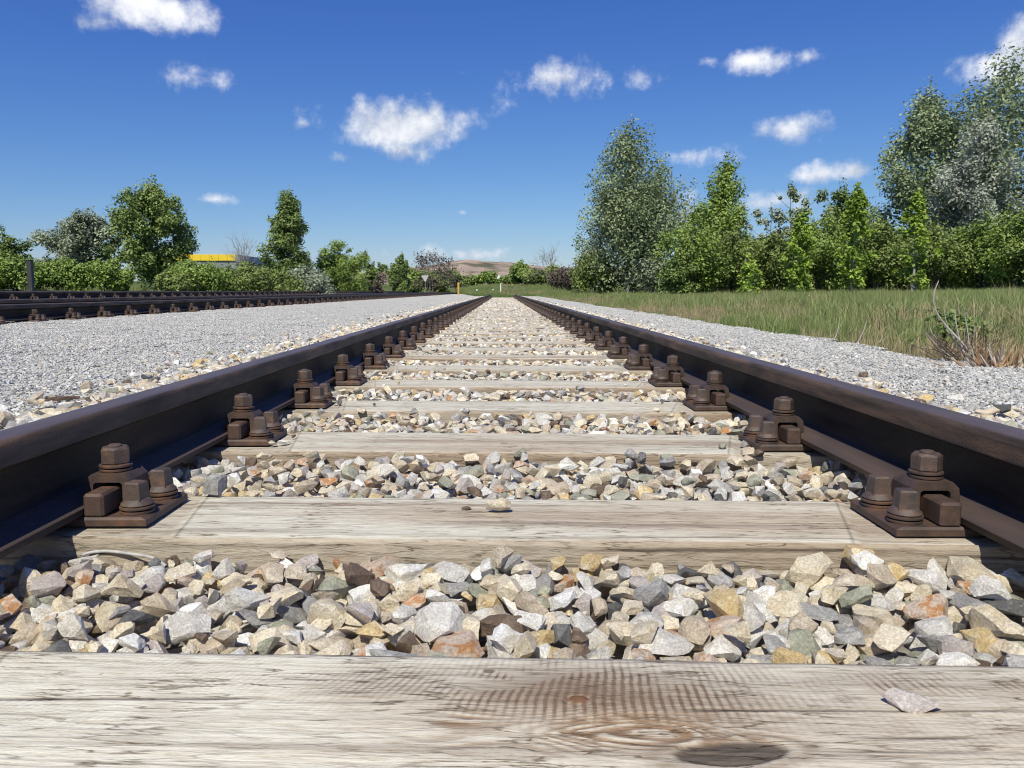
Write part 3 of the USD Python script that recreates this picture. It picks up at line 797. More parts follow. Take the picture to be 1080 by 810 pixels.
for k, y in enumerate(Y3):
    if k < 60:
        lab = f'dark little clamp, {ordw(k + 1)} from the picture edge along the farthest track' if k < 30 else 'tiny dark clamp in the even row along the farthest track'
        fastening(k, TC3 + .751, y, Z3 + .0005, lab, 'clamps of the farthest track' if k < 30 else 'far clamps of the farthest track', False)
    else:
        far_fast.append((TC3 + .751, y, Z3))

# ------------------------------------------------------------------ stones
def stone_shape(seed, sub=1, flat=.56):
    """Angular crushed rock, about 1 across."""
    r = np.random.default_rng(seed)
    n = int(r.integers(10, 15))
    d = r.normal(size=(n, 3))
    d /= np.linalg.norm(d, axis=1, keepdims=True)
    p = d * r.uniform(.90, 1.10, (n, 1)) * np.array([.5 * r.uniform(.85, 1.25), .5 * r.uniform(.62, .95), .5 * flat * r.uniform(.75, 1.3)])
    # a few planar breaks
    m = trimesh.convex.convex_hull(p)
    for _ in range(2):
        nn = r.normal(size=3)
        nn /= np.linalg.norm(nn)
        dist = np.abs(m.vertices @ nn).max() * r.uniform(.55, .8)
        try:
            c = trimesh.intersections.slice_mesh_plane(m, -nn, nn * dist)
            if len(c.vertices) > 5:
                m = trimesh.convex.convex_hull(c.vertices)
        except Exception:
            pass
    if sub:
        # knock the edges off, then add fractured relief
        v0, f0 = np.array(m.vertices), np.array(m.faces)
        mm = trimesh.Trimesh(v0, f0)
        for _ in range(sub):
            mm = mm.subdivide()
        v = np.array(mm.vertices)
        sm = mm.copy()
        trimesh.smoothing.filter_laplacian(sm, lamb=.5, iterations=1)
        v = .86 * v + .14 * np.array(sm.vertices)
        q = v * 5 + seed * 1.37
        nrm = np.array(mm.vertex_normals)
        v = v + nrm * (.085 * (meshkit.fbm(q, 3, seed % 97) - .5))[:, None]
        m = trimesh.Trimesh(v, mm.faces, process=False)
    m.apply_translation(-m.bounds.mean(0))
    return m


def rand_quat(r, tilt=.5):
    yaw = r.uniform(0, 2 * np.pi)
    ax = r.normal(size=2)
    ax /= np.linalg.norm(ax)
    t = r.normal() * tilt
    q1 = np.array([math.cos(t / 2), ax[0] * math.sin(t / 2), ax[1] * math.sin(t / 2), 0])
    q2 = np.array([math.cos(yaw / 2), 0, 0, math.sin(yaw / 2)])
    w = q2[0] * q1[0] - q2[1:] @ q1[1:]
    return np.concatenate([[w], q2[0] * q1[1:] + q1[0] * q2[1:] + np.cross(q2[1:], q1[1:])])


def qmat(q):
    return trimesh.transformations.quaternion_matrix(q)


# shared shapes for the ballast that is not built stone by stone
PROTO = []
for i in range(30):
    kd = KINDS[i] if i < len(KINDS) else KINDS[int(rng.choice(len(KINDS), p=KW))]
    path = f'/World/ballast/shape_{i}'
    PROTO.append((path, stone_shape(500 + i, 1 if i < 30 else 0), kd))
bal_pos, bal_idx, bal_q, bal_s = [], [], [], []
kind_to_protos = {k: [i for i, p in enumerate(PROTO) if p[2] == k] for k in KINDS}


def add_ballast(x, y, z, size, r, tilt=.45, kind=None):
    kind = kind or KINDS[int(r.choice(len(KINDS), p=KW))]
    bal_idx.append(int(r.choice(kind_to_protos[kind])))
    bal_pos.append((x, y, z))
    bal_q.append(rand_quat(r, tilt))
    bal_s.append(size)


def poisson(x0, x1, y0, y1, dist, r, tries=8):
    n = int((x1 - x0) * (y1 - y0) / dist ** 2 * tries)
    pts = np.stack([r.uniform(x0, x1, n), r.uniform(y0, y1, n)], 1)
    tree = cKDTree(pts)
    keep = np.ones(n, bool)
    nb = tree.query_ball_point(pts, dist)
    for i in range(n):
        if keep[i]:
            for j in nb[i]:
                if j > i:
                    keep[j] = False
    return pts[keep]


def near_plate(x, y):
    """Inside a fastening's base plate or the rail's foot?"""
    return abs(abs(x) - .751) < .075


singles = []      # crib, x, y, z, size, kind, quat, shape seed


class Pile:
    def __init__(s, x0, x1, y0, y1, z, res=.006):
        s.x0, s.y0, s.res = x0, y0, res
        s.h = np.full((int((y1 - y0) / res) + 1, int((x1 - x0) / res) + 1), z)

    def cells(s, x, y, rx):
        j0, j1 = int((x - rx - s.x0) / s.res), int((x + rx - s.x0) / s.res) + 1
        i0, i1 = int((y - rx - s.y0) / s.res), int((y + rx - s.y0) / s.res) + 1
        i0, j0 = max(i0, 0), max(j0, 0)
        i1, j1 = min(i1, s.h.shape[0]), min(j1, s.h.shape[1])
        return i0, i1, j0, j1

    def drop(s, x, y, m, sink=.25):
        """m: oriented stone at the origin. Returns the z at which it comes to rest."""
        v = np.array(m.vertices)
        rx = np.abs(v[:, :2]).max()
        i0, i1, j0, j1 = s.cells(x, y, rx)
        if i1 <= i0 or j1 <= j0:
            return None
        cy, cx = np.mgrid[i0:i1, j0:j1]
        dx, dy = cx * s.res + s.x0 - x, cy * s.res + s.y0 - y
        el = (dx / np.abs(v[:, 0]).max()) ** 2 + (dy / np.abs(v[:, 1]).max()) ** 2
        ins = el < .85
        if not ins.any():
            return None
        hz = v[:, 2].max()
        lo = s.h[i0:i1, j0:j1]
        base = np.quantile(lo[ins], .72)
        z = base + hz * (1 - 2 * sink)
        topz = z + hz * np.sqrt(np.clip(1 - el * .9, 0, 1))
        s.h[i0:i1, j0:j1] = np.where(ins, np.maximum(lo, topz - .25 * hz), lo)
        return z


def crib_limits(k):
    return SL[k] + WID[k] / 2 + .004, SL[k + 1] - WID[k + 1] / 2 - .004


def fill_near_crib(k, n_single, seed, med):
    r = np.random.default_rng(seed)
    y0, y1 = crib_limits(k)
    xw = .80
    pile = Pile(-xw, xw, y0, y1, -.066)
    if k == 0:
        pile.h += .016 * smooth(.55, 1.0, np.linspace(0, 1, len(pile.h)))[:, None]
    for x, y in poisson(-xw, xw, y0 + .012, y1 - .012, .024, r):                 # the lower stones
        sz = r.uniform(.036, .056)
        i = len(bal_pos)
        kind = KINDS[int(r.choice(len(KINDS), p=KW))]
        pi = int(r.choice(kind_to_protos[kind]))
        q = rand_quat(r, .5)
        m = PROTO[pi][1].copy()
        m.apply_scale(sz)
        m.apply_transform(qmat(q))
        z = pile.drop(x, y, m, .3)
        if z is None or z > -.020:
            continue
        bal_pos.append((x, y + SKEW * x, z)), bal_idx.append(pi), bal_q.append(q), bal_s.append(sz)
    lim = .70
    cand = []
    for d in (.040, .036, .033, .031, .045):
        for x, y in poisson(-lim, lim, y0 + .014, y1 - .014, d, r):
            cand.append((x, y))
        r.shuffle(cand[-1:])
    got = []
    for x, y in cand:
        if len(got) >= n_single:
            break
        if abs(x) > .685 * (1 if k else 1) or (got and np.min(np.hypot(*(np.array([(g[1], g[2]) for g in got]) - [x, y]).T)) < .0225):
            continue
        sz = float(np.clip(r.lognormal(math.log(med), .26), .026, .088))
        sd = int(r.integers(1 << 20))
        m = stone_shape(sd, 2)
        m.apply_scale(sz)
        q = rand_quat(r, .27)
        mm = m.copy()
        mm.apply_transform(qmat(q))
        v = np.array(mm.vertices)
        if y + v[:, 1].min() < y0 - .002 or y + v[:, 1].max() > y1 + .004:
            y = float(np.clip(y, y0 - .002 - v[:, 1].min(), y1 + .004 - v[:, 1].max()))
        z = pile.drop(x, y, mm, .22)
        if z is None:
            continue
        top = z + v[:, 2].max()
        lim_top = .020 if .2 < (y - y0) / (y1 - y0) < .75 else .010
        if top > lim_top:
            z -= (top - lim_top) * .85
        kd = KINDS[int(r.choice(len(KINDS), p=KW))]
        got.append((k, x, y, z, sz, kd, mm))
    singles.extend(got)


fill_near_crib(0, 272, 101, .0445)
fill_near_crib(1, 28, 102, .046)


def fill_crib_stuff(k, seed):
    r = np.random.default_rng(seed)
    y0, y1 = crib_limits(k)
    far = SL[k]
    d = .030 if far < 6 else .040 if far < 14 else .060
    xw = .80
    pile = Pile(-xw, xw, y0, y1, -.075, .008)
    for lay in range(2 if far < 9 else 1):
        for x, y in poisson(-xw, xw, y0 + .012, y1 - .012, d, r, 6):
            sz = d * r.uniform(1.15, 1.8)
            kind = KINDS[int(r.choice(len(KINDS), p=KW))]
            pi = int(r.choice(kind_to_protos[kind]))
            q = rand_quat(r, .45)
            m = PROTO[pi][1].copy()
            m.apply_scale(sz)
            m.apply_transform(qmat(q))
            hz = m.bounds[1][2]
            if lay == 0 and far < 9:
                z = -.040 + r.uniform(-.006, .006)
            else:
                z = -.014 + r.uniform(-.014, .010) - hz * .35
            bal_pos.append((x, y + SKEW * x, z)), bal_idx.append(pi), bal_q.append(q), bal_s.append(sz)
        if far < 6 and lay == 1:
            for _ in range(int(r.integers(10, 22))):
                xq = r.uniform(-.6, .6)
                add_ballast(xq, r.uniform(y0 - .02, y1 + .03) + SKEW * xq, .002, r.uniform(.025, .045), r)


for k in range(1, len(SL) - 1):
    fill_crib_stuff(k, 200 + k)
# the crib in front of the frame
# strips of ballast along the outside of the near rails
r = np.random.default_rng(55)
for s, w in ((-1, .33), (1, .24)):
    for y in np.arange(1.2, 47, .1):
        n = 46 if y < 8 else 26 if y < 20 else 12
        for _ in range(n):
            o = abs(r.normal()) * w * .62 if r.random() < .35 else r.uniform(0, w * .8)
            x = s * (.93 + o)
            sz = r.uniform(.028, .06) * (1 if y < 8 else 1.15)
            yy = y + r.uniform(0, .1)
            add_ballast(x, yy, float(bed_z(x, yy)) + sz * r.uniform(.0, .28), sz, r)
# chips lying about on the gravel
for _ in range(260):
    y = r.uniform(1.5, 14)
    x = r.uniform(-4.2, -1.3) if r.random() < .7 else r.uniform(1.2, 1.95)
    add_ballast(x, y, float(bed_z(x, y)) + .006, r.uniform(.02, .042), r, kind=str(r.choice(['pale grey', 'cream', 'mid grey', 'tan', 'white'])))
# dusty little stones on plates and sleepers
for k in range(2, 20):
    for _ in range(int(r.integers(2, 7))):
        s = r.choice([-1, 1])
        add_ballast(s * r.uniform(.42, .60), SL[k] + SKEW * .5 * s + r.uniform(-.13, .13), .008, r.uniform(.015, .04), r)

for path, m, kd in PROTO:
    obj(path.rsplit('/', 1)[1], m, BALLAST_M[kd], '/World/ballast', smooth=28)
inst('ballast', [p[0] for p in PROTO], bal_idx, bal_pos, quat=bal_q, scale=bal_s, label='angular cream and grey crushed stone filling the gaps between the sleepers', cat='ballast')

# the stones one can pick out, named by colour, row and order
bands = {}
for g in singles:
    k, x, y, z, sz, kd, m = g
    y0, y1 = crib_limits(k)
    t = (y - y0) / (y1 - y0)
    if k == 0:
        b = 'along the nearest sleeper' if t < .25 else 'in the front half before the second sleeper' if t < .55 else 'in the rear half before the second sleeper' if t < .8 else 'against the second sleeper face'
    else:
        b = 'between second and third sleepers'
    bands.setdefault((k, b, kd), []).append(g)
for (k, b, kd), gs in bands.items():
    gs.sort(key=lambda g: g[1] / g[2])
    for i, (k, x, y, z, sz, kd, m) in enumerate(gs):
        lab = f'{kd} stone {b}, {ordw(i + 1)} such from left' if len(gs) > 1 else f'only {kd} stone {b}'
        tag(obj('ballast_stone', m, STONE_M[kd], smooth=20, loc=(x, y + SKEW * x, z)), lab, 'stone', 'stones of the nearest ballast')


def lone_stone(px, py, z, size, kd, seed, label, sc=(1, 1, 1), rz=0.0, tilt=0.0):
    p = at_z(px, py, z)
    m = stone_shape(seed, 2)
    m.apply_scale(size / m.extents[0])
    m.apply_scale(sc)
    m.apply_transform(trimesh.transformations.rotation_matrix(rz, [0, 0, 1]) @ trimesh.transformations.rotation_matrix(tilt, [1, 0, 0]))
    m.apply_translation([0, 0, -m.bounds[0][2]])
    tag(obj('loose_stone', m, STONE_M[kd], smooth=32, loc=(p[0], p[1], z - .001)), label, 'stone')


lone_stone(962, 748, .0005, .050, 'pinkish grey', 907, 'flat pointed pinkish grey stone chip lying on the nearest sleeper', (1, .85, .55), -.6, .45)
lone_stone(526, 541, .001, .043, 'cream', 912, 'small cream block of stone lying on the second sleeper', (1, .8, 1.5), .1)
lone_stone(492, 538, .0005, .018, 'dark brown', 915, 'tiny dark brown chip beside the cream block on the second sleeper', (1, .7, .5), .1)
lone_stone(908, 612, -.048, .046, 'ochre', 921, 'squarish ochre stone leaning against the front face of the second sleeper', (1, .8, 1.6), .2)
lone_stone(181, 600, -.043, .026, 'dark brown', 933, 'upright dark brown stone beside the grey wire end', (1, .9, 3.2), .2)
lone_stone(300, 468, .001, .036, 'white', 941, 'whitish stone beside the left fastening of the third sleeper', (1, .8, .9), .3)
lone_stone(224, 522, .001, .060, 'mid grey', 951, 'slanting grey stone leaning on the back corner of the second left fastening', (1, .6, .8), -.7, .3)
lone_stone(857, 455, .012, .05, 'tan', 955, 'tan stone wedged behind the right fastening of the third sleeper', (1, .8, 1.1), .5)
lone_stone(66, 422, bed_z(-1.25, 2.4) + .01, .10, 'dark brown', 957, 'long slaty brown stone beside the left rail on the outer ballast', (1, .35, .35), 1.0)
lone_stone(1058, 433, .085, .085, 'dark grey', 961, 'dark stone under the pale driftwood on the right gravel', (.6, .5, .5), .4)

rq = np.random.default_rng(91)
for i in range(44):                     # stones heaped against the left end of the second sleeper
    xq = rq.uniform(-.69, -.40)
    add_ballast(xq, rq.uniform(1.120, 1.172) + SKEW * xq, -.040 + rq.uniform(0, .016), rq.uniform(.034, .056), rq, .3)
# a bent pale wire on the stones before the second sleeper
wp = np.array([at_z(px, py + 8, -.026) for px, py in ((86, 576), (100, 574), (120, 574.5), (140, 576.5), (158, 579.5), (175, 584))])
wp[:, 2] += [-.004, .0, .001, .0, 0, -.008]
from scipy.interpolate import CubicSpline
wq = CubicSpline(np.arange(6), wp)(np.linspace(0, 5, 30))
WIRE_M = noise_mat('zinc_wire', [(.3, (.30, .29, .27)), (.7, (.46, .45, .42))], 60, rough=.5, bump=.2)
tag(obj('wire', tube(wq, .0026, 8), WIRE_M, smooth=True), 'bent pale grey wire lying on stones before the left end of the second sleeper', 'wire')

# ------------------------------------------------------------------ gravel
def patch(seed, size=.25, n=820):
    r = np.random.default_rng(seed)
    V, Fc, C, o = [], [], [], 0
    for i in range(n):
        d = r.normal(size=(9, 3))
        d /= np.linalg.norm(d, axis=1, keepdims=True)
        s = float(np.clip(r.lognormal(math.log(.0094), .30), .005, .020))
        p = d * s / 2 * np.array([1.15, .9, .65]) * r.uniform(.85, 1.15, (9, 1))
        R = qmat(rand_quat(r, .33))[:3, :3]
        p = p @ R.T
        h = ConvexHull(p)
        f = h.simplices.copy()
        nrm = np.cross(p[f[:, 1]] - p[f[:, 0]], p[f[:, 2]] - p[f[:, 0]])
        fl = (nrm * h.equations[:, :3]).sum(1) < 0
        f[fl] = f[fl][:, ::-1]
        V.append(p + [r.uniform(-size / 2, size / 2), r.uniform(-size / 2, size / 2), s * .18 + r.uniform(-.0028, .003)])
        Fc.append(f + o)
        o += len(p)
        g = r.choice([r.normal(.455, .05), r.normal(.38, .05), r.normal(.55, .04), r.normal(.27, .04)], p=[.58, .23, .13, .06])
        t = r.random()
        col = np.array([1.01, .98, .915]) * g if t < .86 else np.array([1.1, .98, .8]) * g
        C.append(np.repeat(np.clip(col, .06, .70)[None], len(p), 0))
    return np.vstack(V), np.vstack(Fc), np.vstack(C)


gp = []
for k in range(8):
    v, f, c = patch(700 + k)
    obj(f'patch_{k}', (v, f), GRAVEL_M, '/World/gravel', attr={'tint': c})
    gp.append(f'/World/gravel/patch_{k}')
gpos = []
r = np.random.default_rng(66)
for y in np.arange(1.4, 84, .24):
    far = y > 30
    for x in np.arange(-9.0, 1.95, .24):
        if abs(x) < 1.02 or (y > 49 and x > -1.6) or abs(x) > .7 * y + .6:
            continue
        if x < -6.3 and y > 40:
            continue
        xx, yy = x + r.uniform(-.03, .03), y + r.uniform(-.03, .03)
        if xx > 1.90:
            continue
        gpos.append((xx, yy))
for y in np.arange(2.0, 48, .2):                 # ragged right edge
    gpos.append((1.88 + r.normal() * .05, y + r.uniform(-.1, .1)))
gpos = np.array(gpos)
gz = bed_z(gpos[:, 0], gpos[:, 1])
inst('gravel', gp, r.integers(0, 8, len(gpos)), np.column_stack([gpos, gz]), rotz=r.integers(0, 4, len(gpos)) * np.pi / 2, scale=np.column_stack([np.ones(len(gpos)), np.ones(len(gpos)), r.uniform(.9, 1.3, len(gpos))]), label='fine grey limestone gravel between and beside the tracks', cat='gravel')

# ------------------------------------------------------------------ grass
GRASS_M = attr_mat('grass_blades', (.14, .185, .052), (.36, .405, .15), rough=.6, translucent=.25)
DRY_M = attr_mat('dry_grass', (.27, .205, .10), (.50, .41, .24), rough=.7, translucent=.2)


def clump(seed, n, rad, h, wd, lean, dry=0.0):
    r = np.random.default_rng(seed)
    V, Fc, C = [], [], []
    for i in range(n):
        a, q = r.uniform(0, 6.28), rad * math.sqrt(r.random())
        b = np.array([q * math.cos(a), q * math.sin(a), -.02])
        hh = h * r.uniform(.5, 1.15)
        la = r.uniform(0, 6.28)
        ln = np.array([math.cos(la), math.sin(la), 0]) * hh * lean * r.uniform(.2, 1.4)
        sd = np.array([-math.sin(la + r.normal() * .6), math.cos(la), 0]) * wd * r.uniform(.7, 1.3)
        p0, p1, p2 = b, b + ln * .3 + [0, 0, hh * .6], b + ln + [0, 0, hh * (1 - .25 * lean)]
        o = len(V) * 5
        V.append(np.array([p0 - sd, p0 + sd, p1 - sd * .8, p1 + sd * .8, p2]))
        Fc.append(np.array([[0, 1, 3], [0, 3, 2], [2, 3, 4]]) + o)
        C.append(np.full(5, r.random()))
    return np.vstack(V), np.vstack(Fc), np.concatenate(C)


kinds = []
for k in range(8):
    mat = GRASS_M if k < 5 else DRY_M
    v, f, c = clump(800 + k, 70 if k < 5 else 40 if k < 7 else 7, .14, (.24, .30, .20, .27, .33, .30, .22, .52)[k], .0028 if k < 5 else .0024, (.5, .7, .9, .6, .45, .5, .8, .25)[k])
    obj(f'clump_{k}', (v, f), mat, '/World/grass', attr={'tint': c})
    kinds.append(f'/World/grass/clump_{k}')
r = np.random.default_rng(77)
G = []


def scatter(n, x0, x1, y0, y1, fn=None):
    x, y = r.uniform(x0, x1, n), r.uniform(y0, y1, n)
    G.append(np.column_stack([x, y]))


for y0, y1, dens in ((2.6, 6, 60), (6, 12, 36), (12, 22, 18), (22, 38, 9), (38, 60, 5)):
    w = min(.72 * y1, 34)
    scatter(int(dens * (w - 1.95) * (y1 - y0)), 1.98, w, y0, y1)
scatter(2600, -6, 14, 48, 110)
scatter(3000, -70, -12.9, 16, 100)
scatter(2500, -40, 30, 84, 150)
G = np.vstack(G)
bush_at, stump_at = at_z(1022, 384, .05), at_z(1052, 389, .055)
keep = (np.hypot(*(G - stump_at[:2]).T) > .26) & (np.hypot(*(G - bush_at[:2]).T) > .20) & (np.abs(G[:, 0]) < .74 * G[:, 1] + 1.0) & ~((G[:, 0] < 1.9) & (G[:, 0] > -12.5) & (G[:, 1] < 48.5 + 36 * smooth(1.2, 4.8, -G[:, 0])))
G = G[keep]
dryness = meshkit.fbm(np.stack([G[:, 0] * .5, G[:, 1] * .28, 0 * G[:, 0]], -1), 4, 3) + .30 * np.exp(-(G[:, 0] - 1.95) / 1.2) * (G[:, 0] > 0) + .10 * (G[:, 0] < -5)
idx = np.where(dryness + r.normal(size=len(G)) * .12 > .74, r.integers(5, 7, len(G)), r.integers(0, 5, len(G)))
idx = np.where(r.random(len(G)) < .035, 7, idx)
gz = ground_z(G[:, 0], G[:, 1])
sc = r.uniform(.50, 1.08, len(G)) * (.55 + .45 * smooth(2.0, 3.6, np.abs(G[:, 0]))) * (1 + .4 * smooth(25, 60, G[:, 1]))
inst('grass', kinds, idx, np.column_stack([G, gz]), rotz=r.uniform(0, 6.28, len(G)), scale=sc, label='tall green and straw coloured meadow grass beside the gravel', cat='grass')

# ------------------------------------------------------------------ trees and shrubs
BARK = noise_mat('bark', [(.3, (.07, .055, .042)), (.7, (.19, .16, .13))], 6, rough=.9, bump=.6, bdist=.02)
PALE_BARK = noise_mat('pale_bark', [(.3, (.20, .18, .155)), (.7, (.42, .39, .35))], 6, rough=.85, bump=.5, bdist=.02)
LEAF = {'poplar': attr_mat('leaf_poplar', (0.125, 0.165, 0.07), (0.35, 0.41, 0.215), .5, .22, .4),
        'silver': attr_mat('leaf_silver', (0.21, 0.235, 0.165), (0.52, 0.54, 0.45), .6, .22, .3),
        'deep': attr_mat('leaf_deep', (0.085, 0.135, 0.03), (0.25, 0.32, 0.085), .5, .22, .4),
        'fresh': attr_mat('leaf_fresh', (0.121, 0.200, 0.023), (0.352, 0.462, 0.063), .5, .22, .4),
        'olive': attr_mat('leaf_olive', (0.105, 0.14, 0.034), (0.28, 0.345, 0.098), .6, .22, .3),
        'mid': attr_mat('leaf_mid', (0.11, 0.175, 0.03), (0.31, 0.4, 0.085), .5, .22, .4),
        'grey': attr_mat('leaf_grey', (0.17, 0.2, 0.12), (0.42, 0.46, 0.32), .6, .22, .3),
        'twig': attr_mat('leaf_twig', (.085, .066, .052), (.21, .17, .14), .8, .1, .2)}


def leaves(centers, sig, n, size, r, tint, up_bias=.75):
    """n rhombic leaves round every centre. sig: (k, 3) spreads."""
    k = len(centers)
    w = np.prod(sig, 1) ** .66
    ids = r.choice(k, n, p=w / w.sum())
    d = r.normal(size=(n, 3))
    rad = np.linalg.norm(d, axis=1, keepdims=True)
    d = d / rad * np.minimum(rad, 2.1)
    p = centers[ids] + d * sig[ids]
    nrm = r.normal(size=(n, 3)) * .65 + d * .45 + [0, -.15, up_bias]
    nrm /= np.linalg.norm(nrm, axis=1, keepdims=True)
    a = np.cross(nrm, r.normal(size=(n, 3)))
    a /= np.maximum(np.linalg.norm(a, axis=1, keepdims=True), 1e-6)
    b = np.cross(nrm, a)
    s = size * r.uniform(.55, 1.35, (n, 1))
    v = np.stack([p - a * s * .6, p + b * s * .36, p + a * s * .6, p - b * s * .36], 1)
    v[:, [1, 3]] += nrm[:, None] * s[:, None] * .08
    f = np.arange(n)[:, None] * 4
    f = np.concatenate([f + [0, 1, 2], f + [0, 2, 3]])
    c = np.clip(tint[ids] + r.normal(size=n) * .17, 0, 1)
    return v.reshape(-1, 3), f, np.repeat(c, 4)


PROFILE = {  # half width over height, both from 0 to 1
    'poplar': ([0, .08, .25, .45, .65, .82, .93, 1], [.68, 1.0, 1.0, .84, .60, .38, .22, .06]),
    'round': ([0, .12, .3, .5, .7, .86, 1], [.45, .8, .98, 1.0, .85, .55, .12]),
    'cone': ([0, .1, .25, .5, .75, .92, 1], [.6, .95, 1.0, .75, .42, .18, .03]),
    'column': ([0, .15, .4, .7, .9, 1], [.45, .85, 1.0, .75, .4, .1]),
    'shrub': ([0, .15, .4, .65, .85, 1], [.85, 1.0, .98, .8, .5, .15]),
    'spread': ([0, .2, .45, .7, .88, 1], [.25, .5, .85, 1.0, .75, .2])}


def tree(name, label, cat, px, top, base, hw, y, prof, leaf, n, size, seed, low=.10, rise=.9, clumps=60, stems=1, bark=None, tight=1.0, group=None, depth=None, sink=0.0):
    """px, top, base, hw: where the photograph shows it at distance y; low: where the leaves start."""
    r = np.random.default_rng(seed)
    b = at_y(px, base, y)
    zb = float(ground_z(b[0], y)) - sink
    H = at_y(px, top, y)[2] - zb
    W = hw * y / F * .93
    pz, pw = PROFILE[prof]
    t = thing(name, label, cat, (b[0], y, zb), group)
    wood, cen, sig, tint = [], [], [], []
    bark = bark or BARK
    for s in range(stems):
        ang = r.uniform(0, 6.28)
        off = np.array([math.cos(ang), math.sin(ang), 0]) * (W * r.uniform(.1, .45) if stems > 1 and (s or prof != 'poplar') else 0)
        hh = H * (1 if s == 0 else r.uniform(.5, .72) if prof == 'poplar' else r.uniform(.6, .92))
        zz_ = np.linspace(0, 1, 9)
        path = np.stack([off[0] * zz_ + .05 * W * np.cumsum(r.normal(size=9)) * .35, off[1] * zz_ + .05 * W * np.cumsum(r.normal(size=9)) * .35, zz_ * hh * .93], 1)
        path[:, :2] += off[:2] * .25 - path[0, :2]
        r0 = H * (.016 if stems == 1 else .010)
        wood.append(tube(path, r0 * (1 - .9 * zz_) + .004, 6))
        nb = max(4, clumps // (3 * stems))
        for i in range(nb):
            u = low * .6 + (0.97 - low * .6) * (i + r.random()) / nb
            st = np.array([np.interp(u * .93, zz_ * .93, path[:, k]) for k in range(3)])
            az = i * 2.4 + r.normal() * .5
            hu = min(1, (u * hh / H))
            tilt = rise + r.normal() * .15
            ln = W * np.interp(min(1, hu + .06), pz, pw) * r.uniform(.6, 1.08)
            dirv = np.array([math.cos(az), math.sin(az), tilt])
            k5 = np.linspace(0, 1, 5)
            bp = st + np.stack([dirv[0] * ln * k5, dirv[1] * ln * k5, tilt * ln * k5 ** 1.25 * .8], 1)
            bp[:, 2] = np.minimum(bp[:, 2], H * .985)
            wood.append(tube(bp, r0 * .42 * (1 - u * .6) * (1 - .85 * k5) + .003, 4))
            ct = r.uniform(.2, .8)
            for q in r.uniform(.25, 1.0, 6) ** .8:
                c = np.array([np.interp(q, k5, bp[:, k]) for k in range(3)]) + r.normal(size=3) * W * .09
                if c[2] < H * low * .7 or math.hypot(c[0], c[1]) > 1.2 * W * (np.interp(min(1, c[2] / H), pz, pw) + .12):
                    continue
                sg = W * (.05 + .115 * r.random()) * tight * (1.25 - .5 * q)
                cen.append(c)
                sig.append((sg, sg, sg * (1.35 if prof in ('poplar', 'column') else .85)))
                tint.append(np.clip(ct + r.normal() * .15, .05, .95))
        cen.append(path[-1])
        sig.append((W * .07, W * .07, W * .16))
        tint.append(.5)
    obj('trunk', join(wood), bark, t, smooth=True)
    if n:
        v, f, c = leaves(np.array(cen), np.array(sig), int(n * 1.6), size, r, np.array(tint))
        ok = v.reshape(-1, 4, 3)[:, :, 2].min(1) > .02
        v, c = v.reshape(-1, 4, 3)[ok].reshape(-1, 3), c.reshape(-1, 4)[ok].ravel()
        m = np.arange(len(v) // 4)[:, None] * 4
        obj('crown', (v, np.concatenate([m + [0, 1, 2], m + [0, 2, 3]])), LEAF[leaf], t, attr={'tint': c})
    return t


def bare_tree(name, label, cat, px, top, base, hw, y, seed, mat, depth=5, leaf=None, n=0, size=.05, spread=.55):
    r = np.random.default_rng(seed)
    b = at_y(px, base, y)
    zb = float(ground_z(b[0], y))
    H = at_y(px, top, y)[2] - zb
    W = hw * y / F
    t = thing(name, label, cat, (b[0], y, zb))
    segs, tips = [], []

    def grow(p, d, ln, rad, lev):
        k = np.linspace(0, 1, 4)[:, None]
        bend = r.normal(size=3) * .12
        q = p + d * ln * k + bend * ln * k ** 2
        segs.append(tube(q, rad * (1 - .4 * k[:, 0]), 4 if lev else 6))
        if lev >= depth:
            tips.append(q[-1])
            return
        for _ in range(3 if lev < 3 else 2):
            nd = d + r.normal(size=3) * spread + [0, 0, .12]
            nd /= np.linalg.norm(nd)
            grow(q[-1] if r.random() < .6 else q[2], nd, ln * r.uniform(.62, .85), rad * .62, lev + 1)

    for s in range(3):
        d = np.array([r.normal() * .25, r.normal() * .25, 1.0])
        grow(np.zeros(3) + [r.normal() * .1, r.normal() * .1, 0], d / np.linalg.norm(d), 1.0, .035, 0)
    V, Fc = join(segs)
    s = np.array([W / np.quantile(np.abs(V[:, 0]), .98), W / np.quantile(np.abs(V[:, 1]), .98), H / V[:, 2].max()])
    V[:, 2] = np.maximum(V[:, 2], -.02)
    obj('trunk', (V * s, Fc), mat, t, smooth=True)
    if n:
        tp = np.array(tips) * s
        v, f, c = leaves(tp, np.full((len(tp), 3), W * .07), n, size, r, r.uniform(.2, .8, len(tp)))
        obj('crown', (v, f), LEAF[leaf], t, attr={'tint': c})


# right of the track
tree('poplar_tree', 'large grey green poplar standing alone where the meadow meets the track', 'tree', 661, 131, 304, 66, 46, 'poplar', 'poplar', 27000, .13, 3, low=.03, rise=1.2, clumps=220, stems=3, bark=PALE_BARK, tight=.85)
tree('poplar_tree', 'middle sized bright green poplar with notched top, next right of the large poplar', 'tree', 762, 166, 304, 46, 44, 'poplar', 'mid', 12000, .14, 2, low=.1, rise=1.1, clumps=110, stems=2, bark=PALE_BARK, tight=.9)
tree('poplar_tree', 'tall dark grey green poplar under the big right cloud, left stem of the pair', 'tree', 958, 84, 304, 64, 43, 'column', 'poplar', 13000, .15, 3, low=.1, rise=1.0, clumps=100, stems=2, tight=.95)
tree('poplar_tree', 'tallest grey green poplar at the right, reaching up into the cloud', 'tree', 1020, 62, 304, 84, 42, 'column', 'poplar', 17000, .15, 4, low=.1, rise=1.0, clumps=130, stems=3, tight=.9)
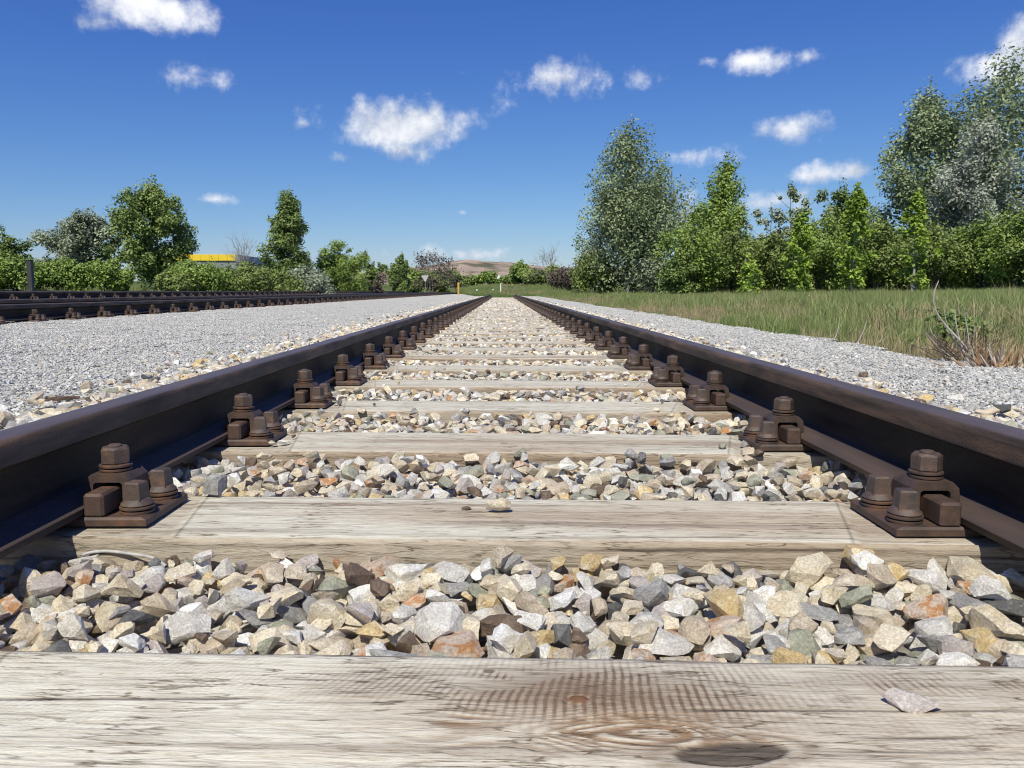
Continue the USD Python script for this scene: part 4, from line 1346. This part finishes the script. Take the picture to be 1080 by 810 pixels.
tree('white_poplar_tree', 'silvery white leaved poplar in front of the tallest right trees', 'tree', 1006, 122, 304, 56, 39.5, 'column', 'silver', 12000, .12, 5, low=.1, rise=.9, clumps=110, stems=2, bark=PALE_BARK, tight=.85)
tree('leafy_tree', 'dense yellow green tree cut by the right edge of the picture', 'tree', 1092, 130, 304, 30, 38, 'column', 'mid', 7000, .13, 6, low=.05, rise=.7, clumps=80, stems=2)
tree('round_tree', 'small dark green round topped tree between the bright saplings', 'tree', 892, 192, 304, 38, 44, 'round', 'deep', 9000, .14, 7, low=.1, rise=.6, clumps=80, stems=2)
tree('thin_tree', 'thin grey green tree with twiggy top left of the bright saplings', 'tree', 842, 190, 304, 30, 43, 'spread', 'poplar', 3600, .14, 8, low=.2, rise=1.2, clumps=60, stems=3, tight=.8)
tree('thin_tree', 'loose grey leaved small tree just right of the notched poplar', 'tree', 806, 216, 304, 26, 42, 'spread', 'grey', 3200, .13, 9, low=.1, rise=1.1, clumps=60, stems=3, tight=.9)
tree('young_maple', 'bright yellow green sapling with a thin pale trunk, tallest of the saplings', 'tree', 898, 188, 306, 21, 31, 'column', 'fresh', 2600, .12, 10, low=.13, rise=.45, clumps=66, bark=PALE_BARK, tight=.95)
tree('young_maple', 'bright yellow green bushy sapling below the twiggy grey tree', 'tree', 842, 222, 306, 22, 31.5, 'column', 'fresh', 2600, .12, 11, low=.05, rise=.45, clumps=66, stems=1, bark=PALE_BARK, tight=1)
tree('young_maple', 'loose yellow green sapling in front of the silvery poplar', 'tree', 962, 196, 306, 24, 32, 'column', 'fresh', 2300, .12, 12, low=.1, rise=.5, clumps=56, bark=PALE_BARK, tight=.85)
tree('young_maple', 'knee high bright yellow sapling at the foot of the olive shrubs', 'tree', 792, 276, 306, 19, 30, 'shrub', 'fresh', 900, .10, 13, low=.05, rise=.4, clumps=40, bark=PALE_BARK)
tree('young_maple', 'thin lime sapling standing before the shrubs beside the small knee high one', 'tree', 786, 252, 306, 7, 30.6, 'column', 'fresh', 300, .10, 14, low=.3, rise=.5, clumps=24, bark=PALE_BARK)
shr = [(728, 232, 34, 37, 'mid', 'bright green shrub with yellow flecks at the foot of the notched poplar'), (716, 262, 18, 36, 'deep', 'small dark green shrub between the large poplar and the bright shrub'), (772, 240, 34, 38, 'olive', 'olive brown shrub before the middle sized poplar'),
       (820, 246, 30, 37.5, 'olive', 'olive shrub behind the bushy yellow sapling'), (868, 228, 34, 38, 'mid', 'mid green shrub between the two tallest saplings'), (925, 228, 34, 37.5, 'olive', 'brownish olive shrub right of the tallest sapling'),
       (985, 236, 36, 36, 'olive', 'wide olive shrub under the silvery poplar'), (1032, 222, 36, 35, 'mid', 'green shrub before the tallest right poplar'), (1075, 218, 34, 33, 'mid', 'bright green shrub filling the right picture edge'), (1108, 212, 36, 32, 'olive', 'tall olive shrub half cut off by the right picture edge'),
       (748, 256, 30, 41, 'deep', 'dark shrub behind the bright green one at the notched poplar'), (800, 250, 30, 41.5, 'mid', 'mid green shrub behind the knee high yellow sapling'), (850, 250, 32, 41, 'deep', 'dark shrub seen behind the two tallest yellow saplings'), (905, 248, 32, 41, 'deep', 'dark shrub right behind the tallest yellow sapling'), (952, 246, 32, 40.5, 'mid', 'green shrub behind the loose yellow sapling'), (1060, 240, 36, 38.5, 'deep', 'dark shrub behind the bright one at the right edge'),
       (690, 268, 22, 44, 'grey', 'pale grey leaved shrub at the foot of the large poplar'), (628, 268, 26, 47, 'olive', 'dull olive scrub at the left foot of the large poplar'), (600, 282, 20, 56, 'twig', 'brown leafless scrub left of the large poplar')]
for i, (px, top, hw, y, lf, lab) in enumerate(shr):
    tree('shrub', lab, 'shrub', px, top, 305, hw * 1.22, y, 'shrub', lf, 6800 if hw > 25 else 3000, .115, 40 + i, low=.0, rise=.75, clumps=110, stems=7, tight=1.1)
# at the far end
tree('shrub', 'rounded dark green bush right of the vanishing rails', 'shrub', 551, 276, 302, 17, 88, 'shrub', 'mid', 3600, .22, 60, low=0, rise=.5, clumps=60, stems=4, tight=1.1)
tree('shrub', 'low olive bush beside the white roadside post at the far end', 'shrub', 570, 284, 302, 20, 84, 'shrub', 'olive', 3000, .22, 61, low=0, rise=.5, clumps=60, stems=4, tight=1.1)
tree('shrub', 'low brown and green scrub under the small bare tree', 'shrub', 590, 280, 303, 18, 66, 'shrub', 'olive', 3000, .16, 62, low=0, rise=.6, clumps=60, stems=4, tight=1.1)
bare_tree('bare_tree', 'small leafless grey tree left of the large poplar', 'tree', 580, 252, 302, 20, 72, 63, noise_mat('grey_twigs', [(.3, (.13, .10, .09)), (.7, (.26, .22, .2))], 4, rough=.9), 5)
bare_tree('bare_tree', 'grey brown twiggy tree with few leaves left of the far hill', 'tree', 456, 264, 302, 26, 78, 64, BARK, 5, 'twig', 1800, .16)
bare_tree('bare_tree', 'leafless pale branched tree between the yellow building and the pointed tree', 'tree', 264, 242, 300, 22, 52, 65, PALE_BARK, 5)
far = [(516, 288, 16, 118, 'mid', 'far green bush before the long white wall'), (497, 291, 14, 120, 'olive', 'far olive bush below the dry hill'), (478, 286, 16, 112, 'olive', 'dull olive scrub right of the twiggy tree'), (438, 284, 20, 82, 'mid', 'green bush between small tree and twiggy tree'),
       (536, 293, 14, 124, 'olive', 'low far bush right of the white wall'), (458, 288, 22, 84, 'olive', 'low olive scrub under the twiggy tree')]
for i, (px, top, hw, y, lf, lab) in enumerate(far):
    tree('shrub', lab, 'shrub', px, top, 302, hw, y, 'shrub', lf, 2600, .25, 70 + i, low=0, rise=.5, clumps=54, stems=4, tight=1.15)
# left of the tracks
tree('maple_tree', 'large rounded green tree before the yellow building on the left', 'tree', 170, 192, 302, 48, 46, 'round', 'deep', 17000, .14, 80, low=.12, rise=.75, clumps=130, stems=2, tight=.9)
tree('pointed_tree', 'pointed dark green tree standing above the left shrubs', 'tree', 305, 198, 302, 34, 52, 'cone', 'deep', 11000, .15, 81, low=.08, rise=.9, clumps=110, tight=.95)
tree('grey_tree', 'pale grey green leaved tree left of the large rounded tree', 'tree', 84, 222, 302, 40, 48, 'round', 'grey', 11000, .14, 82, low=.1, rise=.7, clumps=100, stems=3, bark=PALE_BARK, tight=.95)
tree('grey_tree', 'thin twiggy grey tree between the pale tree and the rounded tree', 'tree', 122, 228, 302, 20, 49, 'spread', 'poplar', 3000, .13, 83, low=.1, rise=1.1, clumps=60, stems=3, tight=.9)
tree('spiky_tree', 'small dark spiky topped tree at the left picture edge', 'tree', 16, 240, 302, 26, 50, 'cone', 'deep', 5000, .14, 84, low=.05, rise=1.1, clumps=70, stems=2)
tree('small_tree', 'small upright dark green tree left of the twiggy grey tree', 'tree', 421, 266, 302, 13, 74, 'column', 'deep', 5200, .17, 85, low=.06, rise=.8, clumps=70, stems=2)
tree('shrub', 'tall bright green shrub right of the pointed tree', 'shrub', 358, 258, 302, 32, 56, 'shrub', 'mid', 8000, .14, 86, low=0, rise=.8, clumps=100, stems=5)
tree('shrub', 'dark green bush right of the tall bright shrub', 'shrub', 393, 264, 302, 15, 60, 'shrub', 'deep', 4000, .15, 87, low=0, rise=.7, clumps=60, stems=4)
tree('shrub', 'brown twiggy scrub at the foot of the dark bush', 'shrub', 400, 282, 302, 10, 58, 'shrub', 'twig', 900, .12, 88, low=0, rise=.9, clumps=50, stems=6)
left = [(18, 276, 40, 33, 'mid', 'bright green shrub around the grey post at the left edge'), (66, 281, 36, 34, 'mid', 'dark and light green shrub right of the grey post'), (112, 278, 26, 34, 'mid', 'green shrub left of the dry grass gap'), (212, 278, 34, 36, 'mid', 'olive green shrub below the yellow building'),
        (258, 276, 30, 37, 'olive', 'olive shrub left of the pointed tree'), (295, 285, 26, 38, 'olive', 'brownish shrub at the foot of the pointed tree'), (325, 282, 24, 40, 'grey', 'pale flowering shrub right below the pointed tree'), (182, 290, 18, 34, 'olive', 'low olive weeds under the rounded tree'),
        (-30, 274, 30, 32, 'mid', 'green shrub mostly outside the left picture edge')]
for i, (px, top, hw, y, lf, lab) in enumerate(left):
    tree('shrub', lab, 'shrub', px, top, 304, hw * 1.08, y, 'shrub', lf, 6800, .105, 90 + i, low=0, rise=.7, clumps=110, stems=7, tight=1.1)

# ------------------------------------------------------------------ things at the far side
PAINT = lambda name, c, rough=.6: noise_mat(name, [(.3, tuple(np.array(c) * .9)), (.7, c)], 3, rough=rough, bump=.1)
YELLOW, GREY, WHITE, DARKP, RED = PAINT('yellow_cladding', (.75, .52, .02)), PAINT('grey_panel', (.20, .21, .22)), PAINT('white_paint', (.72, .72, .70)), PAINT('dark_paint', (.035, .035, .037)), PAINT('red_paint', (.5, .04, .03))


def span(px0, px1, py0, py1, y):
    a, b = at_y(px0, py1, y), at_y(px1, py0, y)
    return a[0], b[0], a[2], b[2]


# yellow store
yb = 96
x0, x1, z0, z1 = span(186, 249, 268, 300, yb)
x1 = at_y(249, 270, yb)[0]
zt, zs = at_y(200, 268.3, yb)[2], at_y(200, 275, yb)[2]
g0 = float(ground_z((x0 + x1) / 2, yb)) - .1
st = thing('store_building', 'flat roofed yellow banded building behind the large rounded tree on the left', 'building', ((x0 + x1) / 2, yb, g0))
hw_, zt, zs = (x1 - x0) / 2, zt - g0, zs - g0
obj('wall', box(-hw_ + .05, hw_ - .05, .05, 14, 0, zs, 0), GREY, st)
for i in range(7):
    a = -hw_ + i * (2 * hw_ / 7)
    obj('fascia_panel', box(a + .01, a + 2 * hw_ / 7 - .01, -.12, .03, zs, zt, .01), YELLOW, st)
obj('side_panel', box(hw_ - .04, hw_ + .45, -.05, 13.9, zs - .1, zt - .06, .02), GREY, st)
obj('roof', box(-hw_ + .05, hw_ - .06, .04, 13.9, zs + .003, zt - .15), GREY, st)
# banner on stakes
x0, x1, z0, z1 = span(180, 186, 284, 296, 41)
gz_ = float(ground_z((x0 + x1) / 2, 41))
bn = thing('banner', 'small red and yellow banner glimpsed below the large rounded tree', 'banner', ((x0 + x1) / 2, 41, gz_))
hw_ = (x1 - x0) / 2
obj('cloth', box(-hw_, hw_, -.012, .012, .25, .62, .004), RED, bn)
obj('top_cloth', box(-hw_, hw_, -.012, .012, .625, z1 - gz_, .004), YELLOW, bn)
for s in (-1, 1):
    obj('stake', moved(lathe([(.02, 0), (.02, z1 - gz_ + .05)], 8), s * (hw_ + .022)), GREY, bn)
# grey post and wall at the left edge
p0 = at_y(33, 303, 26)
gz_ = float(ground_z(p0[0], 26))
h_ = at_y(33, 274, 26)[2] - gz_
pt = thing('post', 'dark grey square post standing before the left shrubs', 'post', (p0[0], 26, gz_))
obj('shaft', box(-.075, .075, -.075, .075, -.1, h_ - .03, .008), DARKP, pt)
obj('cap', box(-.09, .09, -.09, .09, h_ - .03, h_, .008), DARKP, pt)
x0, x1, z0, z1 = span(-60, 32, 275, 300, 44)
gz_ = float(ground_z(x0, 44)) - .3
wl = thing('panel_wall', 'grey panel wall behind the shrubs at the left edge', 'wall', (x0, 44, gz_))
nP = 6
for i in range(nP):
    w_ = (x1 - x0) / nP
    obj('panel', box(i * w_ + .05, (i + 1) * w_ - .05, -.03, .03, .05, z1 - gz_, .01), GREY, wl)
    obj('upright', box((i + 1) * w_ - .048, (i + 1) * w_ + .048, -.07, .07, 0, z1 - gz_ + .03, .01), GREY, wl)
# white triangular sign on a pole
y_ = 70
p0 = at_y(448.5, 303, y_)
gz_ = float(ground_z(p0[0], y_))
zc = at_y(448, 293.5, y_)[2] - gz_
sg = thing('road_sign', 'white triangular sign on a thin pole before the twiggy tree', 'sign', (p0[0], y_, gz_))
obj('pole', moved(lathe([(.03, -.1), (.03, zc + .35)], 10), 0, .05, 0), GREY, sg, smooth=40)
import shapely
tri = trimesh.creation.extrude_polygon(shapely.Polygon([(-.24, .20), (.24, .20), (0, -.24)]).buffer(.05), .02, engine='earcut')
v = np.array(tri.vertices)
tri.vertices = np.stack([v[:, 0], -v[:, 2], v[:, 1] + zc], 1)
tri.fix_normals()
obj('board', tri, PAINT('dull_white', (.42, .42, .41)), sg)
# yellow and white marker posts
OCHRE = PAINT('ochre_paint', (.62, .34, .06))
for px, top, bot, y_, w_, m1, m2, lab in ((483.5, 298, 306, 60, .13, OCHRE, OCHRE, 'short yellow square marker post at the end of the tracks'), (528, 299, 306, 60, .09, WHITE, DARKP, 'short white marker post above the vanishing point')):
    p0 = at_y(px, bot, y_)
    gz_ = float(ground_z(p0[0], y_))
    h_ = max(at_y(px, top, y_)[2] - gz_, .35)
    mp = thing('marker_post', lab, 'post', (p0[0], y_, gz_))
    obj('shaft', box(-w_ / 2, w_ / 2, -w_ / 2, w_ / 2, -.1, h_ * .86, .01), m1, mp)
    obj('cap', box(-w_ / 2 - .01, w_ / 2 + .01, -w_ / 2 - .01, w_ / 2 + .01, h_ * .86, h_, .012), m2 if m2 is not DARKP else WHITE, mp)
for px, py, lab in ((503, 304, 'white stone marker left of the white post in the far grass'), (520, 305, 'small white stone marker nearest the vanishing rails')):
    y_ = 56
    p0 = at_y(px, py, y_)
    gz_ = float(ground_z(p0[0], y_))
    m = stone_shape(int(px), 2)
    m.apply_scale([.13, .12, .26])
    tag(obj('marker_stone', m, WHITE, smooth=40, loc=(p0[0], y_, gz_ + .24)), lab, 'marker')
# long white building far away
y_ = 300
x0, x1, z0, z1 = span(500, 536, 290.5, 296, y_)
gz_ = float(ground_z((x0 + x1) / 2, y_)) - 1.0
lb = thing('long_building', 'long low white building at the foot of the dry hill', 'building', ((x0 + x1) / 2, y_, gz_))
hw_ = (x1 - x0) / 2
obj('wall', box(-hw_, hw_, 0, 10, 0, z1 - gz_ - .3), WHITE, lb)
obj('roof', box(-hw_ - .2, hw_ + .2, -.3, 10.3, z1 - gz_ - .297, z1 - gz_, .05), GREY, lb)
for i in range(9):
    a = -hw_ + (i + .5) * 2 * hw_ / 9
    obj('window', box(a - .35, a + .35, -.06, -.003, z1 - gz_ - 1.2, z1 - gz_ - .7), DARKP, lb)
# lorry-like white round lamp beside the wall
p0 = at_y(526, 294, 150)
gz_ = float(ground_z(p0[0], 150))
h_ = at_y(526, 293, 150)[2] - gz_
sg = thing('round_sign', 'round white sign in front of the long white building', 'sign', (p0[0], 150, gz_))
obj('pole', moved(lathe([(.05, -.1), (.05, h_)], 8), 0, .08), GREY, sg)
dsc = lathe([(.42, 0), (.45, .02), (.42, .04)], 24)
v = np.array(dsc.vertices)
dsc.vertices = np.stack([v[:, 0], v[:, 2] - .04, v[:, 1] + h_], 1)
dsc.fix_normals()
obj('disc', dsc, WHITE, sg)

# ------------------------------------------------------------------ dead bush, weed, driftwood on the right
DEAD = noise_mat('dead_stem', [(.3, (.30, .25, .20)), (.7, (.55, .50, .44))], 20, rough=.85, bump=.3)
STRAW = noise_mat('brown_stub', [(.3, (.16, .075, .035)), (.5, (.32, .19, .095)), (.75, (.55, .43, .28))], 14, rough=.85, bump=.3)
r = np.random.default_rng(88)
bp = bush_at
bush = thing('dead_bush', 'dead bush with pale curved bare stems at the gravel edge on the right', 'shrub', bp)
for (px, py), (qx, qy), (mx, my), rad in (((990, 296), (1018, 366), (988, 330), .0055), ((1007, 326), (1013, 362), (1009, 345), .005), ((1017, 330), (1022, 366), (1020, 346), .004), ((976, 350), (1000, 374), (986, 362), .0035), ((985, 352), (1004, 372), (992, 362), .003), ((996, 322), (1012, 366), (1000, 345), .0032), ((1027, 340), (1024, 372), (1027, 356), .003), ((981, 345), (1003, 378), (990, 362), .0026)):
    y_ = bp[1] + r.uniform(-.06, .10)
    a, b, c = at_y(px, py, y_), at_y(qx, qy, y_), at_y(mx, my, y_)
    root = bp + np.array([r.uniform(-.05, .05), r.uniform(-.02, .05), -.02])
    pts = CubicSpline(np.concatenate([[0], np.cumsum(np.linalg.norm(np.diff([root, b, c, a], axis=0), axis=1))]) / np.linalg.norm(np.diff([root, b, c, a], axis=0), axis=1).sum(), np.array([root, b, c, a]))(np.linspace(0, 1, 12)) - bp
    obj('stem', tube(pts, rad * (1.1 - .7 * np.linspace(0, 1, 12)), 6), DEAD, bush, smooth=True)
tw = []
for _ in range(60):
    a = r.uniform(0, 6.28)
    d = np.array([math.cos(a) * .7 - .25, math.sin(a) * .5, r.uniform(.2, 1)])
    d *= r.uniform(.08, .2) / np.linalg.norm(d)
    s0 = np.array([r.normal() * .05 - .05, r.normal() * .05, r.uniform(0, .05)])
    tw.append(tube(np.array([s0, s0 + d * .5 + r.normal(size=3) * .01, s0 + d]), [.002, .0016, .0008], 4))
obj('twigs', join(tw), noise_mat('brown_twig', [(.3, (.07, .045, .03)), (.7, (.2, .13, .09))], 20, rough=.9), bush)
bp = stump_at
stub = thing('cut_stump', 'clump of cut orange brown stalks with split pale tips at the gravel edge', 'stump', bp)
for i in range(130):
    x = r.normal() * .066
    y = r.normal() * .04
    h = r.uniform(.02, .12) * math.exp(-(x / .13) ** 2)
    ln = np.array([r.normal() * .05 + x * .4, r.normal() * .03, h])
    k3 = np.linspace(0, 1, 4)[:, None]
    obj('stalk', tube(np.array([x, y, -.02]) + (ln + [0, 0, .02]) * k3, np.array([.007, .0065, .0055, .002]) * r.uniform(.25, .85), 5), STRAW if r.random() < .75 else DEAD, stub)
bp = at_z(1030, 372, .02) + [.02, .25, 0]
wd = thing('leafy_weed', 'dark green leafy weed behind the dead bush', 'plant', bp)
cen = np.column_stack([r.normal(size=40) * .10, r.normal(size=40) * .07, .02 + np.abs(r.normal(size=40)) * .09])
cen[:, 2] = np.minimum(cen[:, 2], .20)
v, f, c = leaves(cen, np.full((40, 3), .028), 900, .034, r, r.uniform(.2, .8, 40), .8)
obj('leaves', (v, f), LEAF['deep'], wd, attr={'tint': c})
obj('stems', join([tube(np.array([[cx * .3, cy * .3, -.01], [cx * .8, cy * .8, cz * .6], [cx, cy, cz]]), .0025, 4) for cx, cy, cz in cen[:16]]), LEAF['deep'], wd)
# pale dry stalks at the edge of the grass
for px, top, base, ln_, lab in ((879, 338, 360, -6, 'bent pale dry stalk at the grass edge, left of its taller twin'), (904, 338, 362, -10, 'pale forked dry stalk at the grass edge right of its twin'), (926, 353, 362, -5, 'short white dry stalk standing at the gravel edge')):
    b = at_z(px, base, .05)
    t_ = at_y(px - ln_, top, b[1])
    pts = CubicSpline([0, .5, 1], np.array([b, (b + t_) / 2 + [.008, 0, 0], t_]))(np.linspace(0, 1, 8))
    tag(obj('dry_stalk', tube(pts, .0035 * (1.2 - .7 * np.linspace(0, 1, 8)), 6), DEAD, smooth=True), lab, 'stalk')
p0 = at_z(1052, 431, .083)
m = trimesh.creation.icosphere(subdivisions=3)
v = np.array(m.vertices) * [.062, .016, .010]
v[:, 2] += .006 * np.sin(v[:, 0] * 50) + .006 * (meshkit.noise(v * 60) - .5)
v[:, 1] += .010 * np.sin(v[:, 0] * 32 + 1)
m.vertices = v
tag(obj('driftwood', m, noise_mat('pale_wood', [(.3, (.42, .33, .23)), (.7, (.62, .54, .42))], 20, rough=.85, bump=.4, bdist=.004, stretch=(1, 6, 6)), smooth=True, loc=(p0[0], p0[1], .078)), 'pale piece of wood lying on the right gravel near the rail', 'wood')
